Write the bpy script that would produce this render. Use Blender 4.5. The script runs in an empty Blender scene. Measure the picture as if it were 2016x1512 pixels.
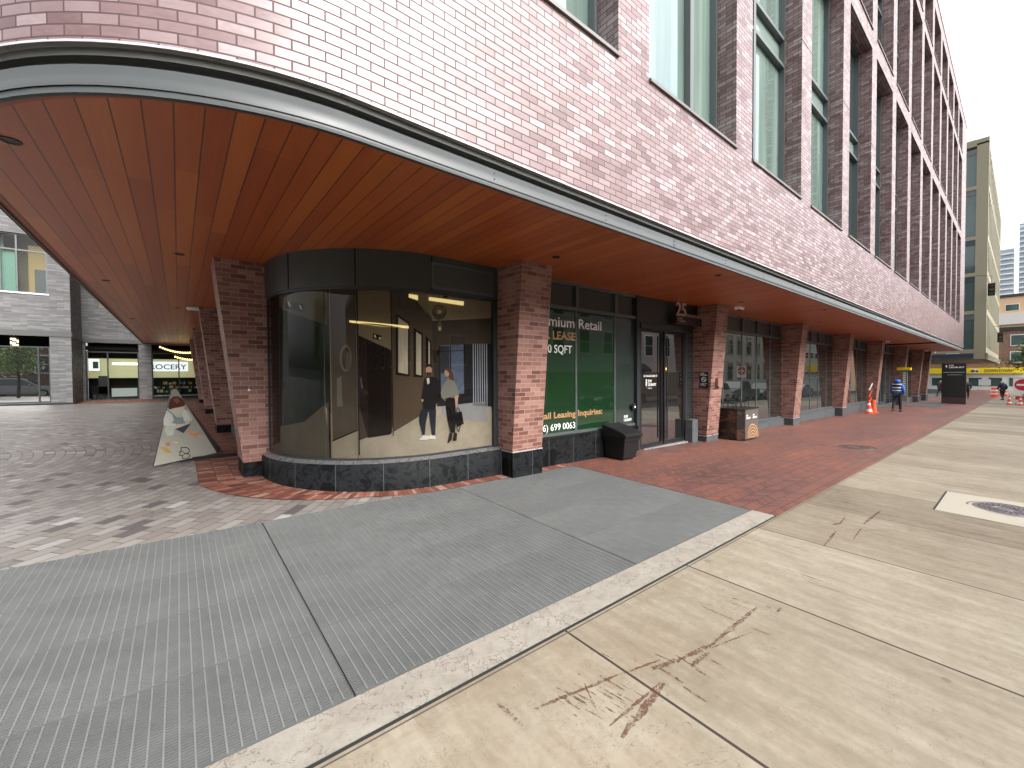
import bpy, bmesh, math, random
from mathutils import Vector, Matrix
from mathutils.geometry import tessellate_polygon
random.seed(7)
R = math.radians
scene = bpy.context.scene
COL = scene.collection

# ------------------------------------------------------------------ camera
CX = Vector((0.778278, -0.627893, -0.006016)).normalized()      # camera right
CZ = Vector((0.6279, 0.7780, -0.0205)).normalized()             # viewing direction
F_PX, CAM = 813.0, Vector((0, 0, 1.6))
CX = (CX - CZ * CX.dot(CZ)).normalized()
CYd = CZ.cross(CX).normalized()                                  # image down
if CYd.z > 0: CYd = -CYd
cd = bpy.data.cameras.new('camera'); cam = bpy.data.objects.new('camera', cd); COL.objects.link(cam)
cd.sensor_width = 36.0; cd.lens = F_PX / 2016 * 36; cd.clip_start = 0.05; cd.clip_end = 3000
m = Matrix((( CX.x, -CYd.x, -CZ.x, CAM.x), (CX.y, -CYd.y, -CZ.y, CAM.y), (CX.z, -CYd.z, -CZ.z, CAM.z), (0, 0, 0, 1)))
cam.matrix_world = m
scene.camera = cam

# ------------------------------------------------------------------ sky, sun, exposure
SUN_EL, SUN_AZ = 40, 171          # degrees; high overcast sun behind the camera
w = bpy.data.worlds.new("World"); scene.world = w; w.use_nodes = True
wn = w.node_tree; wn.nodes.clear()
sky = wn.nodes.new('ShaderNodeTexSky'); sky.sky_type = 'NISHITA'; sky.sun_disc = False
sky.sun_elevation = R(SUN_EL); sky.sun_rotation = R(SUN_AZ)
sky.dust_density = 6.0; sky.air_density = 1.0; sky.ozone_density = 1.0; sky.altitude = 50
hs = wn.nodes.new('ShaderNodeHueSaturation'); hs.inputs['Saturation'].default_value = 0.14; hs.inputs['Value'].default_value = 1.0
bg = wn.nodes.new('ShaderNodeBackground'); bg.inputs['Strength'].default_value = 0.15
wo = wn.nodes.new('ShaderNodeOutputWorld')
wn.links.new(sky.outputs[0], hs.inputs['Color']); wn.links.new(hs.outputs[0], bg.inputs[0]); wn.links.new(bg.outputs[0], wo.inputs[0])
sl = bpy.data.lights.new('sun', 'SUN'); sl.energy = 0.5; sl.angle = R(35); sl.color = (1.0, 0.95, 0.88)
so = bpy.data.objects.new('sun', sl); COL.objects.link(so)
az = R(SUN_AZ); el = R(SUN_EL)
sd = Vector((math.sin(az) * math.cos(el), math.cos(az) * math.cos(el), math.sin(el)))
so.rotation_euler = sd.to_track_quat('Z', 'Y').to_euler()
scene.view_settings.view_transform = 'Standard'; scene.view_settings.look = 'None'
scene.view_settings.exposure = 1.72; scene.view_settings.gamma = 1.0
scene.render.engine = 'CYCLES'
scene.cycles.max_bounces = 8; scene.cycles.glossy_bounces = 4; scene.cycles.transparent_max_bounces = 12

# ------------------------------------------------------------------ measuring helpers
SX, SY = -0.015, 0.019
def gz(x, y): return SX * x + SY * y                     # the pavement falls along the street and towards it
def ray(u, v): return CX * ((u - 1008) / F_PX) + CYd * ((v - 756) / F_PX) + CZ
def on_y(u, v, y): d = ray(u, v); return CAM + d * (y / d.y)
def on_x(u, v, x): d = ray(u, v); return CAM + d * (x / d.x)
def on_g(u, v):
    d = ray(u, v); return CAM + d * (CAM.z / (SX * d.x + SY * d.y - d.z))

# ------------------------------------------------------------------ material helpers
class NT:
    def __init__(s, name):
        s.m = bpy.data.materials.new(name); s.m.use_nodes = True; s.t = s.m.node_tree; s.t.nodes.clear()
        s.out = s.n('ShaderNodeOutputMaterial')
    def n(s, ty, **kw):
        nd = s.t.nodes.new(ty)
        for k, v in kw.items(): setattr(nd, k, v)
        return nd
    def l(s, a, b): s.t.links.new(a, b); return b
    def val(s, inp, v):
        if hasattr(v, 'is_linked') or isinstance(v, bpy.types.NodeSocket): s.t.links.new(v, inp)
        else: inp.default_value = v
    def math(s, op, a, b=None, c=None, clamp=False):
        nd = s.n('ShaderNodeMath', operation=op, use_clamp=clamp); s.val(nd.inputs[0], a)
        if b is not None: s.val(nd.inputs[1], b)
        if c is not None: s.val(nd.inputs[2], c)
        return nd.outputs[0]
    def mix(s, f, a, b, blend='MIX'):
        nd = s.n('ShaderNodeMix', data_type='RGBA', blend_type=blend)
        s.val(nd.inputs[0], f)
        for i, v in ((6, a), (7, b)):
            if isinstance(v, bpy.types.NodeSocket): s.t.links.new(v, nd.inputs[i])
            else: nd.inputs[i].default_value = (*v, 1) if len(v) == 3 else v
        return nd.outputs[2]
    def noise(s, vec, scale, detail=3, rough=0.55, out=0, dist=0.0):
        nd = s.n('ShaderNodeTexNoise'); nd.inputs['Scale'].default_value = scale; nd.inputs['Detail'].default_value = detail
        nd.inputs['Roughness'].default_value = rough; nd.inputs['Distortion'].default_value = dist
        if vec is not None: s.l(vec, nd.inputs['Vector'])
        return nd.outputs[out]
    def ramp(s, fac, stops):
        nd = s.n('ShaderNodeValToRGB'); e = nd.color_ramp.elements
        while len(e) > 1: e.remove(e[0])
        e[0].position = stops[0][0]; e[0].color = (*stops[0][1], 1)
        for p, c in stops[1:]:
            k = e.new(p); k.color = (*c, 1)
        s.l(fac, nd.inputs[0]); return nd.outputs[0]
    def uv(s): return s.n('ShaderNodeUVMap').outputs[0]
    def obj(s): return s.n('ShaderNodeTexCoord').outputs['Object']
    def mapping(s, vec, scale=(1, 1, 1), loc=(0, 0, 0), rot=(0, 0, 0)):
        nd = s.n('ShaderNodeMapping'); nd.inputs['Scale'].default_value = scale; nd.inputs['Location'].default_value = loc
        nd.inputs['Rotation'].default_value = rot; s.l(vec, nd.inputs[0]); return nd.outputs[0]
    def sep(s, vec): nd = s.n('ShaderNodeSeparateXYZ'); s.l(vec, nd.inputs[0]); return nd.outputs
    def comb(s, x, y, z=0.0):
        nd = s.n('ShaderNodeCombineXYZ')
        for i, v in enumerate((x, y, z)): s.val(nd.inputs[i], v)
        return nd.outputs[0]
    def wn(s, vec): nd = s.n('ShaderNodeTexWhiteNoise', noise_dimensions='3D'); s.l(vec, nd.inputs['Vector']); return nd.outputs['Value']
    def bump(s, h, strength=0.3, dist=0.01):
        nd = s.n('ShaderNodeBump'); nd.inputs['Strength'].default_value = strength; nd.inputs['Distance'].default_value = dist
        s.l(h, nd.inputs['Height']); return nd.outputs[0]
    def pbsdf(s, color, rough=0.6, metal=0.0, spec=0.5, normal=None, coat=0.0, ior=None, emit=None, estr=0.0, coat_rough=0.1):
        b = s.n('ShaderNodeBsdfPrincipled')
        if isinstance(color, bpy.types.NodeSocket): s.l(color, b.inputs['Base Color'])
        else: b.inputs['Base Color'].default_value = (*color, 1)
        s.val(b.inputs['Roughness'], rough); b.inputs['Metallic'].default_value = metal
        b.inputs['Specular IOR Level'].default_value = spec
        b.inputs['Coat Weight'].default_value = coat; b.inputs['Coat Roughness'].default_value = coat_rough
        if ior: b.inputs['IOR'].default_value = ior
        if normal is not None: s.l(normal, b.inputs['Normal'])
        if emit is not None:
            b.inputs['Emission Color'].default_value = (*emit, 1); b.inputs['Emission Strength'].default_value = estr
        return b.outputs[0]
    def end(s, sh): s.l(sh, s.out.inputs[0]); return s.m

def plain(name, c, rough=0.6, metal=0.0, spec=0.5, var=0.12, scale=6.0, bumpv=0.0, coat=0.0, emit=None, estr=0.0):
    t = NT(name); o = t.obj(); f = t.noise(o, scale, 4, 0.6)
    f2 = t.noise(o, scale * 9, 2, 0.6)
    lo = tuple(max(0, x * (1 - var)) for x in c); hi = tuple(min(1, x * (1 + var)) for x in c)
    colr = t.mix(t.math('MULTIPLY_ADD', f2, 0.4, t.math('MULTIPLY', f, 0.6)), lo, hi)
    nr = t.bump(f2, bumpv, 0.004) if bumpv else None
    rr = t.math('MULTIPLY_ADD', f, 0.2, rough - 0.1, clamp=True)
    return t.end(t.pbsdf(colr, rr, metal, spec, nr, coat, emit=emit, estr=estr))

def brick_mat(name, stops, mortar, bw=0.2, bh=0.0672, ms=0.004, rough=0.4, spec=0.5, bumpv=0.5, offset=0.5, smear=0.35, coat=0.0, streaks=False):
    t = NT(name); uv = t.uv()
    b = t.n('ShaderNodeTexBrick'); b.offset = offset
    b.inputs['Color1'].default_value = (0, 0, 0, 1); b.inputs['Color2'].default_value = (1, 1, 1, 1); b.inputs['Mortar'].default_value = (.5, .5, .5, 1)
    b.inputs['Scale'].default_value = 1.0; b.inputs['Brick Width'].default_value = bw; b.inputs['Row Height'].default_value = bh
    b.inputs['Mortar Size'].default_value = ms; b.inputs['Mortar Smooth'].default_value = 0.1
    t.l(uv, b.inputs['Vector'])
    fac = b.outputs['Fac']
    big = t.noise(uv, 0.9, 4, 0.6); sm = t.noise(t.mapping(uv, (3, 9, 1)), 3.0, 4, 0.7, dist=1.2)
    r = t.math('MULTIPLY_ADD', t.math('SUBTRACT', sm, 0.5), smear * 2, t.math('MULTIPLY_ADD', t.math('SUBTRACT', big, .5), 0.45, b.outputs['Color']), clamp=True)
    colr = t.ramp(r, stops)
    fine = t.noise(uv, 120, 3, 0.7)
    colr = t.mix(t.math('MULTIPLY', fine, 0.35), colr, (0.9, 0.8, 0.8), 'MULTIPLY')
    mc = t.mix(t.noise(uv, 14, 3), tuple(x * .8 for x in mortar), tuple(x * 1.15 for x in mortar))
    colr = t.mix(fac, colr, mc)
    if streaks:
        sn = t.noise(t.mapping(uv, (2.6, .16, 1)), 1.0, 5, .7); s2 = t.noise(uv, .35, 3, .6)
        colr = t.mix(t.math('MULTIPLY', t.math('SUBTRACT', sn, .48), 1.6, clamp=True), colr, (.80, .74, .72), 'MULTIPLY')
        colr = t.mix(t.math('MULTIPLY', s2, .4), colr, (.88, .84, .80), 'MULTIPLY')
    h = t.math('ADD', t.math('MULTIPLY', t.math('SUBTRACT', 1.0, fac), 1.0), t.math('MULTIPLY', fine, 0.15))
    rr = t.math('MULTIPLY_ADD', fac, 0.4, t.math('MULTIPLY_ADD', sm, 0.25, rough - 0.12), clamp=True)
    return t.end(t.pbsdf(colr, rr, 0, spec, t.bump(h, bumpv, 0.004), coat))

M = {}
M['facade'] = brick_mat('pink_glazed_brick', [(0.0, (.115, .062, .062)), (0.2, (.165, .103, .104)), (0.5, (.205, .142, .144)), (0.8, (.245, .183, .187)), (1.0, (.32, .268, .276))], (.070, .034, .036), ms=0.0055, rough=0.34, spec=0.62, coat=0.0, streaks=True)
M['pier'] = brick_mat('red_pier_brick', [(0.0, (.11, .040, .030)), (0.35, (.185, .080, .060)), (0.7, (.245, .118, .092)), (1.0, (.31, .175, .142))], (.32, .24, .205), ms=0.0045, bw=0.2, rough=0.5)
M['greybrick'] = brick_mat('grey_long_brick', [(0.0, (.10, .10, .103)), (0.4, (.138, .138, .141)), (0.7, (.168, .168, .171)), (1.0, (.21, .21, .21))], (.11, .11, .11), bw=0.40, bh=0.055, ms=0.004, rough=0.6)
M['brownbrick'] = brick_mat('brown_old_brick', [(0.0, (.12, .06, .045)), (0.5, (.2, .11, .08)), (1.0, (.28, .17, .12))], (.25, .2, .17), rough=0.8)

# cedar soffit
t = NT('cedar_soffit_planks'); o = t.obj(); s_ = t.sep(o)
pw = 0.1555
xi = t.math('DIVIDE', t.math('ADD', s_[0], 50.07), pw); ix = t.math('FLOOR', xi); fx = t.math('FRACT', xi)
rnd = t.wn(t.comb(ix, 3.0, 0.0))
yy = t.math('ADD', t.math('DIVIDE', s_[1], 3.6), t.math('MULTIPLY', rnd, 7.0)); iy = t.math('FLOOR', yy); fy = t.math('FRACT', yy)
rnd2 = t.wn(t.comb(ix, iy, 1.0))
grain = t.noise(t.mapping(o, (55, 1.6, 1)), 1.0, 5, 0.65, dist=0.6)
g2 = t.noise(t.mapping(o, (9, .5, 1)), 1.0, 3, 0.6)
v = t.math('ADD', t.math('MULTIPLY_ADD', rnd2, 0.26, 0.08), t.math('ADD', t.math('MULTIPLY', grain, 0.38), t.math('MULTIPLY', g2, 0.28)), clamp=True)
c = t.ramp(v, [(0.15, (.20, .030, .006)), (0.42, (.31, .060, .010)), (0.65, (.41, .10, .016)), (0.9, (.50, .17, .03))])
groove = t.math('LESS_THAN', fx, 0.06)
end_ = t.math('LESS_THAN', fy, 0.0016)
c = t.mix(t.math('MULTIPLY', groove, 0.85), c, (.03, .008, .004)); c = t.mix(t.math('MULTIPLY', end_, 0.5), c, (.5, .25, .15))
h = t.math('SUBTRACT', t.math('MULTIPLY', grain, 0.12), groove)
M['soffit'] = t.end(t.pbsdf(c, t.math('MULTIPLY_ADD', grain, 0.15, 0.33), 0, 0.85, t.bump(h, 0.6, 0.006)))

# zinc fascia etc
M['fascia'] = plain('grey_painted_steel', (.056, .061, .062), 0.42, 0.0, 0.5, 0.08, 2.0)
M['fascia_dark'] = plain('dark_shelf_steel', (.075, .077, .072), 0.45, 0.0, 0.5, 0.15, 2.0)
M['flash'] = plain('bright_edge_flashing', (.62, .60, .60), 0.3, 0.6)
M['panel'] = plain('dark_grey_green_metal_panel', (.045, .052, .05), 0.38, 0.2, 0.5, 0.1, 1.0)
M['frame'] = plain('dark_window_frame', (.035, .042, .045), 0.4, 0.3)
M['frame_l'] = plain('grey_window_frame', (.10, .115, .115), 0.4, 0.3)
M['sill'] = plain('bronze_sill', (.13, .12, .115), 0.45, 0.3)
M['black'] = plain('black_metal', (.012, .012, .013), 0.45, 0.2)
M['dark'] = plain('dark_interior', (.006, .006, .006), 0.8, spec=0.2)
M['blackpl'] = plain('black_plastic', (.009, .009, .010), 0.45, 0.0, 0.35, 0.3, 8.0, 0.2)
M['white'] = plain('white_paint', (.78, .78, .76), 0.5)
M['steel'] = plain('brushed_steel', (.45, .46, .46), 0.3, 0.9)

# black granite plinth
def granite(name, base, vein, scale=1.2, amt=0.5):
    t = NT(name); uv = t.uv(); f = t.noise(uv, scale * 3, 6, 0.65, dist=2.5)
    vv = t.math('SUBTRACT', 1.0, t.math('MULTIPLY', t.math('ABSOLUTE', t.math('SUBTRACT', f, 0.5)), 9.0), clamp=True)
    mask = t.noise(uv, 1.3, 3)
    v2 = t.math('MULTIPLY', t.math('MULTIPLY', vv, amt), t.math('GREATER_THAN', mask, 0.42))
    f3 = t.noise(uv, 40, 4, 0.7)
    c = t.mix(v2, t.mix(f3, tuple(x * .6 for x in base), tuple(x * 1.5 for x in base)), vein)
    u = t.sep(uv)[0]; jf = t.math('FRACT', t.math('DIVIDE', u, 0.62)); j = t.math('LESS_THAN', jf, 0.011)
    c = t.mix(j, c, (.08, .08, .078))
    return t.end(t.pbsdf(c, t.math('MULTIPLY_ADD', f3, 0.2, 0.42), 0, 0.07, t.bump(f3, 0.1, 0.002)))
M['granite'] = granite('black_granite', (.005, .0056, .0062), (.03, .032, .034))
M['granite_g'] = granite('grey_slate_plinth', (.07, .074, .078), (.13, .135, .14), 0.8, 0.4)
M['sillstone'] = plain('honed_black_stone_sill', (.10, .10, .10), 0.28, var=0.3)

# glass
def shop_glass(name, tint, ior=1.9, rough=0.0, base=(.01, .012, .011), ripple=0.0):
    t = NT(name)
    nr = t.bump(t.noise(t.obj(), 0.9, 1, 0.4), ripple, 0.02) if ripple else None
    return t.end(t.pbsdf(base, rough, 0, 0.5, nr, ior=ior))
M['glass_shop'] = shop_glass('dark_reflective_shop_glass', None, 4.2, base=(.012, .016, .014), ripple=0.02)
M['glass_door'] = shop_glass('dark_door_glass', None, 3.4, base=(.01, .01, .01), ripple=0.02)
def clear_glass(name, tint=(.93, .96, .94), gain=1.0):
    t = NT(name); tr = t.n('ShaderNodeBsdfTransparent'); tr.inputs[0].default_value = (*tint, 1)
    gl = t.n('ShaderNodeBsdfGlossy'); gl.inputs['Roughness'].default_value = 0.0; gl.inputs[0].default_value = (.95, .95, .95, 1)
    fr = t.n('ShaderNodeFresnel'); fr.inputs['IOR'].default_value = 1.5
    f = t.math('MULTIPLY', fr.outputs[0], gain, clamp=True)
    ms = t.n('ShaderNodeMixShader'); t.l(f, ms.inputs[0]); t.l(tr.outputs[0], ms.inputs[1]); t.l(gl.outputs[0], ms.inputs[2])
    return t.end(ms.outputs[0])
M['glass'] = clear_glass('clear_pane', (.86, .92, .89), 0.35)
M['glass_drum'] = clear_glass('curved_pane', (.9, .9, .88), 0.5)
M['glass_front'] = shop_glass('dark_plaza_glass', None, 3.6, base=(.01, .012, .012))
# upper windows: pale green-grey blinds close behind reflective glass
t = NT('upper_pane_with_blind'); o = t.obj(); sv = t.sep(o)
st = t.noise(t.mapping(o, (2.2, 2.2, 0.12)), 1.0, 3, 0.6)
c = t.ramp(st, [(0.3, (.05, .07, .065)), (0.55, (.13, .18, .155)), (0.8, (.27, .33, .29))])
bs = t.pbsdf(c, 0.02, 0, 0.5, ior=2.3); bs.node.inputs['Specular Tint'].default_value = (.72, .92, 1.0, 1); M['glass_up'] = t.end(bs)
t = NT('dark_upper_pane'); M['glass_updark'] = t.end(t.pbsdf((.02, .028, .03), 0.02, 0, 0.5, ior=2.3))
t = NT('spandrel_glass'); M['spandrel'] = t.end(t.pbsdf((.17, .22, .20), 0.08, 0, 0.5, ior=1.8))
t = NT('green_window_film'); uvn = t.obj()
c = t.mix(t.noise(uvn, 0.8, 2), (.007, .024, .010), (.011, .040, .015)); M['greenfilm'] = t.end(t.pbsdf(c, 0.03, 0, 0.5, ior=1.65))
M['greyfilm'] = (lambda t: t.end(t.pbsdf((.028, .04, .034), 0.05, 0, 0.5, ior=1.6)))(NT('grey_green_film'))

# concrete sidewalk
t = NT('sidewalk_concrete'); o = t.obj(); p = t.sep(o)
n1 = t.noise(o, 0.7, 5, 0.6); n2 = t.noise(t.mapping(o, (9, 1.4, 1)), 1.0, 4, 0.65); n3 = t.noise(o, 60, 4, 0.75); n4 = t.noise(o, 5, 6, 0.75)
slab = t.math('DIVIDE', t.math('SUBTRACT', p[0], 0.38), 1.47); si = t.math('FLOOR', slab); sf = t.math('FRACT', slab)
yr = t.math('DIVIDE', t.math('ADD', p[1], 1.35), 3.1); yi = t.math('FLOOR', yr)
rs = t.wn(t.comb(si, yi, 2.0))
n5 = t.noise(o, 17, 5, .8)
v = t.math('ADD', t.math('MULTIPLY', n1, .30), t.math('ADD', t.math('MULTIPLY', t.math('ADD', n4, n5), .18), t.math('ADD', t.math('MULTIPLY', n2, .3), t.math('MULTIPLY', t.math('SUBTRACT', rs, .5), .16))))
c = t.ramp(v, [(0.30, (.095, .074, .050)), (0.43, (.158, .131, .094)), (0.52, (.205, .176, .130)), (0.64, (.285, .252, .195))])
sp = t.math('GREATER_THAN', n3, 0.66); c = t.mix(t.math('MULTIPLY', sp, 0.22), c, (.2, .15, .1))
ru = t.noise(o, 1.6, 6, 0.8, dist=0.8)
dx = t.math('SUBTRACT', p[0], 1.6); dy = t.math('SUBTRACT', p[1], 1.2)
d2 = t.math('ADD', t.math('MULTIPLY', dx, dx), t.math('MULTIPLY', t.math('MULTIPLY', dy, dy), 2.0))
rm = t.math('MULTIPLY', t.math('SUBTRACT', 1.0, t.math('DIVIDE', d2, 2.2), clamp=True), t.math('MULTIPLY', t.math('SUBTRACT', ru, 0.42), 1.8, clamp=True), clamp=True)
c = t.mix(t.math('MULTIPLY', rm, .6), c, (.19, .115, .065))
vg = t.n('ShaderNodeTexVoronoi'); vg.inputs['Scale'].default_value = 3.1; t.l(o, vg.inputs['Vector'])
gum = t.math('LESS_THAN', vg.outputs['Distance'], t.math('MULTIPLY', t.sep(vg.outputs['Color'])[0], .085))
c = t.mix(t.math('MULTIPLY', gum, .45), c, (.07, .058, .045))
ck = t.noise(t.mapping(o, (1, 1, 1), (7, 3, 0)), 1.1, 6, .75, dist=.4)
crk = t.math('LESS_THAN', t.math('ABSOLUTE', t.math('SUBTRACT', ck, .5)), .0016); c = t.mix(t.math('MULTIPLY', crk, .5), c, (.08, .06, .045))
pit = t.math('MULTIPLY', t.math('GREATER_THAN', t.noise(o, 28, 5, 0.85), 0.63), t.math('SUBTRACT', 0.9, t.math('DIVIDE', d2, 0.55), clamp=True)); c = t.mix(t.math('MULTIPLY', pit, 0.8), c, (.065, .028, .018))
j = t.math('LESS_THAN', t.math('ABSOLUTE', t.math('SUBTRACT', sf, 0.5)), 0.494); jj = t.math('SUBTRACT', 1.0, j)
edge = t.math('SUBTRACT', 1.0, t.math('DIVIDE', t.math('SUBTRACT', 0.5, t.math('ABSOLUTE', t.math('SUBTRACT', sf, 0.5))), 0.035), clamp=True)
c = t.mix(t.math('MULTIPLY', edge, 0.22), c, (.30, .265, .205))
edgey = t.math('LESS_THAN', t.math('ABSOLUTE', t.math('SUBTRACT', p[1], 1.69)), 0.012); c = t.mix(t.math('MULTIPLY', edgey, 0.25), c, (.2, .15, .1))
c = t.mix(t.math('MULTIPLY', jj, 0.95), c, (.028, .02, .016))
yj = t.math('LESS_THAN', t.math('FRACT', yr), 0.003); c = t.mix(yj, c, (.07, .05, .04))
h = t.math('SUBTRACT', t.math('ADD', t.math('MULTIPLY', n3, .3), t.math('MULTIPLY', n4, .3)), jj)
M['concrete'] = t.end(t.pbsdf(c, 0.75, 0, 0.3, t.bump(h, 0.35, 0.004)))
M['kerb'] = (lambda t: (lambda o: t.end(t.pbsdf(
    t.mix(t.math('MULTIPLY', t.math('GREATER_THAN', t.noise(o, 45, 3, .7), .58), .35),
          t.mix(t.math('MULTIPLY', t.math('LESS_THAN', t.math('ABSOLUTE', t.math('SUBTRACT', t.noise(t.mapping(o, (1, 1, 1), (3, 1, 0)), 2.6, 5, .7), .5)), .006), .6),
                t.ramp(t.noise(o, 6, 5, .7), [(.3, (.20, .18, .152)), (.6, (.265, .245, .21)), (.8, (.33, .31, .27))]), (.09, .07, .06)), (.19, .13, .105)), .8, 0, .3,
    t.bump(t.noise(o, 70, 3), .3, .003))))(t.obj()))(NT('rough_stone_edging'))

# chevron / herringbone red brick paving
def chevron(name, stops, bw=0.062, row=0.155, rowdir=1):
    t = NT(name); o = t.obj(); p = t.sep(o)
    yrow = t.math('DIVIDE', p[1], row); iy = t.math('FLOOR', yrow); fy = t.math('FRACT', yrow)
    pp = t.math('PINGPONG', p[1], row)
    uu = t.math('DIVIDE', t.math('ADD', p[0], t.math('MULTIPLY', pp, 1.0)), bw * 1.414)
    iu = t.math('FLOOR', uu); fu = t.math('FRACT', uu)
    r = t.wn(t.comb(iu, iy, 0.0))
    big = t.noise(t.mapping(o, (.35, 1.1, 1)), 1.0, 3, .5); sm = t.noise(o, 30, 4, .7)
    v = t.math('ADD', t.math('MULTIPLY', r, .42), t.math('ADD', t.math('MULTIPLY', t.math('SUBTRACT', big, .5), 1.1), t.math('ADD', t.math('MULTIPLY', sm, .25), .17)), clamp=True)
    c = t.ramp(v, stops)
    g = t.math('MAXIMUM', t.math('LESS_THAN', fu, 0.13), t.math('LESS_THAN', fy, 0.05))
    c = t.mix(t.math('MULTIPLY', g, .9), c, (.018, .010, .009))
    h = t.math('SUBTRACT', t.math('ADD', t.math('MULTIPLY', sm, .25), t.math('MULTIPLY', r, .25)), g)
    return t.end(t.pbsdf(c, t.math('MULTIPLY_ADD', sm, .3, .45), 0, .5, t.bump(h, .6, .005)))
RED = [(0.0, (.05, .022, .019)), (0.3, (.10, .042, .034)), (0.55, (.14, .056, .042)), (0.8, (.185, .062, .036)), (1.0, (.24, .095, .06))]
M['chevron'] = chevron('herringbone_red_brick', RED)
# red soldier bricks around the curved shopfront (UV: u along the edge, v across)
M['soldier'] = brick_mat('red_soldier_brick', [(0.0, (.08, .028, .022)), (0.35, (.17, .062, .042)), (0.65, (.24, .085, .052)), (1.0, (.34, .21, .165))], (.05, .025, .02), bw=0.062, bh=0.21, ms=0.003, offset=0.3, smear=.5, rough=.5)
# plaza setts in sweeping arcs
t = NT('plaza_setts'); o = t.obj(); p = t.sep(o)
dx = t.math('ADD', p[0], 5.5); dy = t.math('SUBTRACT', p[1], 10.5)
rr = t.math('SQRT', t.math('ADD', t.math('MULTIPLY', dx, dx), t.math('MULTIPLY', dy, dy)))
th = t.math('MULTIPLY', t.math('ARCTAN2', dy, dx), 6.3)
vec = t.comb(th, rr, 0.0)
b = t.n('ShaderNodeTexBrick'); b.offset = 0.37; b.offset_frequency = 2
b.inputs['Color1'].default_value = (0, 0, 0, 1); b.inputs['Color2'].default_value = (1, 1, 1, 1); b.inputs['Mortar'].default_value = (.5, .5, .5, 1)
b.inputs['Scale'].default_value = 1; b.inputs['Brick Width'].default_value = .24; b.inputs['Row Height'].default_value = .13; b.inputs['Mortar Size'].default_value = .0055
t.l(vec, b.inputs['Vector']); fac = b.outputs['Fac']
sm = t.noise(o, 25, 4, .7); bg_ = t.noise(o, .5, 3)
v = t.math('ADD', b.outputs['Color'], t.math('MULTIPLY', t.math('SUBTRACT', sm, .5), .12), clamp=True)
c = t.ramp(v, [(0.0, (.085, .079, .082)), (0.04, (.10, .092, .093)), (0.065, (.175, .158, .145)), (0.4, (.205, .187, .171)), (0.72, (.235, .218, .202)), (0.92, (.255, .241, .228)), (.97, (.31, .302, .29)), (1, (.345, .337, .325))])
c = t.mix(t.math('MULTIPLY', bg_, .25), c, (.8, .78, .75), 'MULTIPLY')
c = t.mix(t.math('MULTIPLY', fac, .85), c, (.045, .038, .033))
M['setts'] = t.end(t.pbsdf(c, .45, 0, .8, t.bump(t.math('SUBTRACT', t.math('MULTIPLY', sm, .3), fac), .5, .005)))
M['asphalt'] = plain('asphalt', (.055, .055, .057), .85, var=.25, scale=3, bumpv=.3)
M['earth'] = plain('dark_sub_base', (.03, .03, .03), .9)
M['grate'] = plain('galvanised_grate', (.115, .119, .117), .6, 0.1, .3, .5, .8)
M['rod'] = plain('galvanised_rod', (.165, .170, .168), .6, 0.1, .3, .3, .9)
M['pit'] = plain('pit_below_grate', (.012, .013, .014), .9)

def srgb(r, g, b):
    f = lambda x: (x / 255 / 12.92) if x <= 10 else ((x / 255 + .055) / 1.055) ** 2.4
    return (f(r), f(g), f(b))

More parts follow.
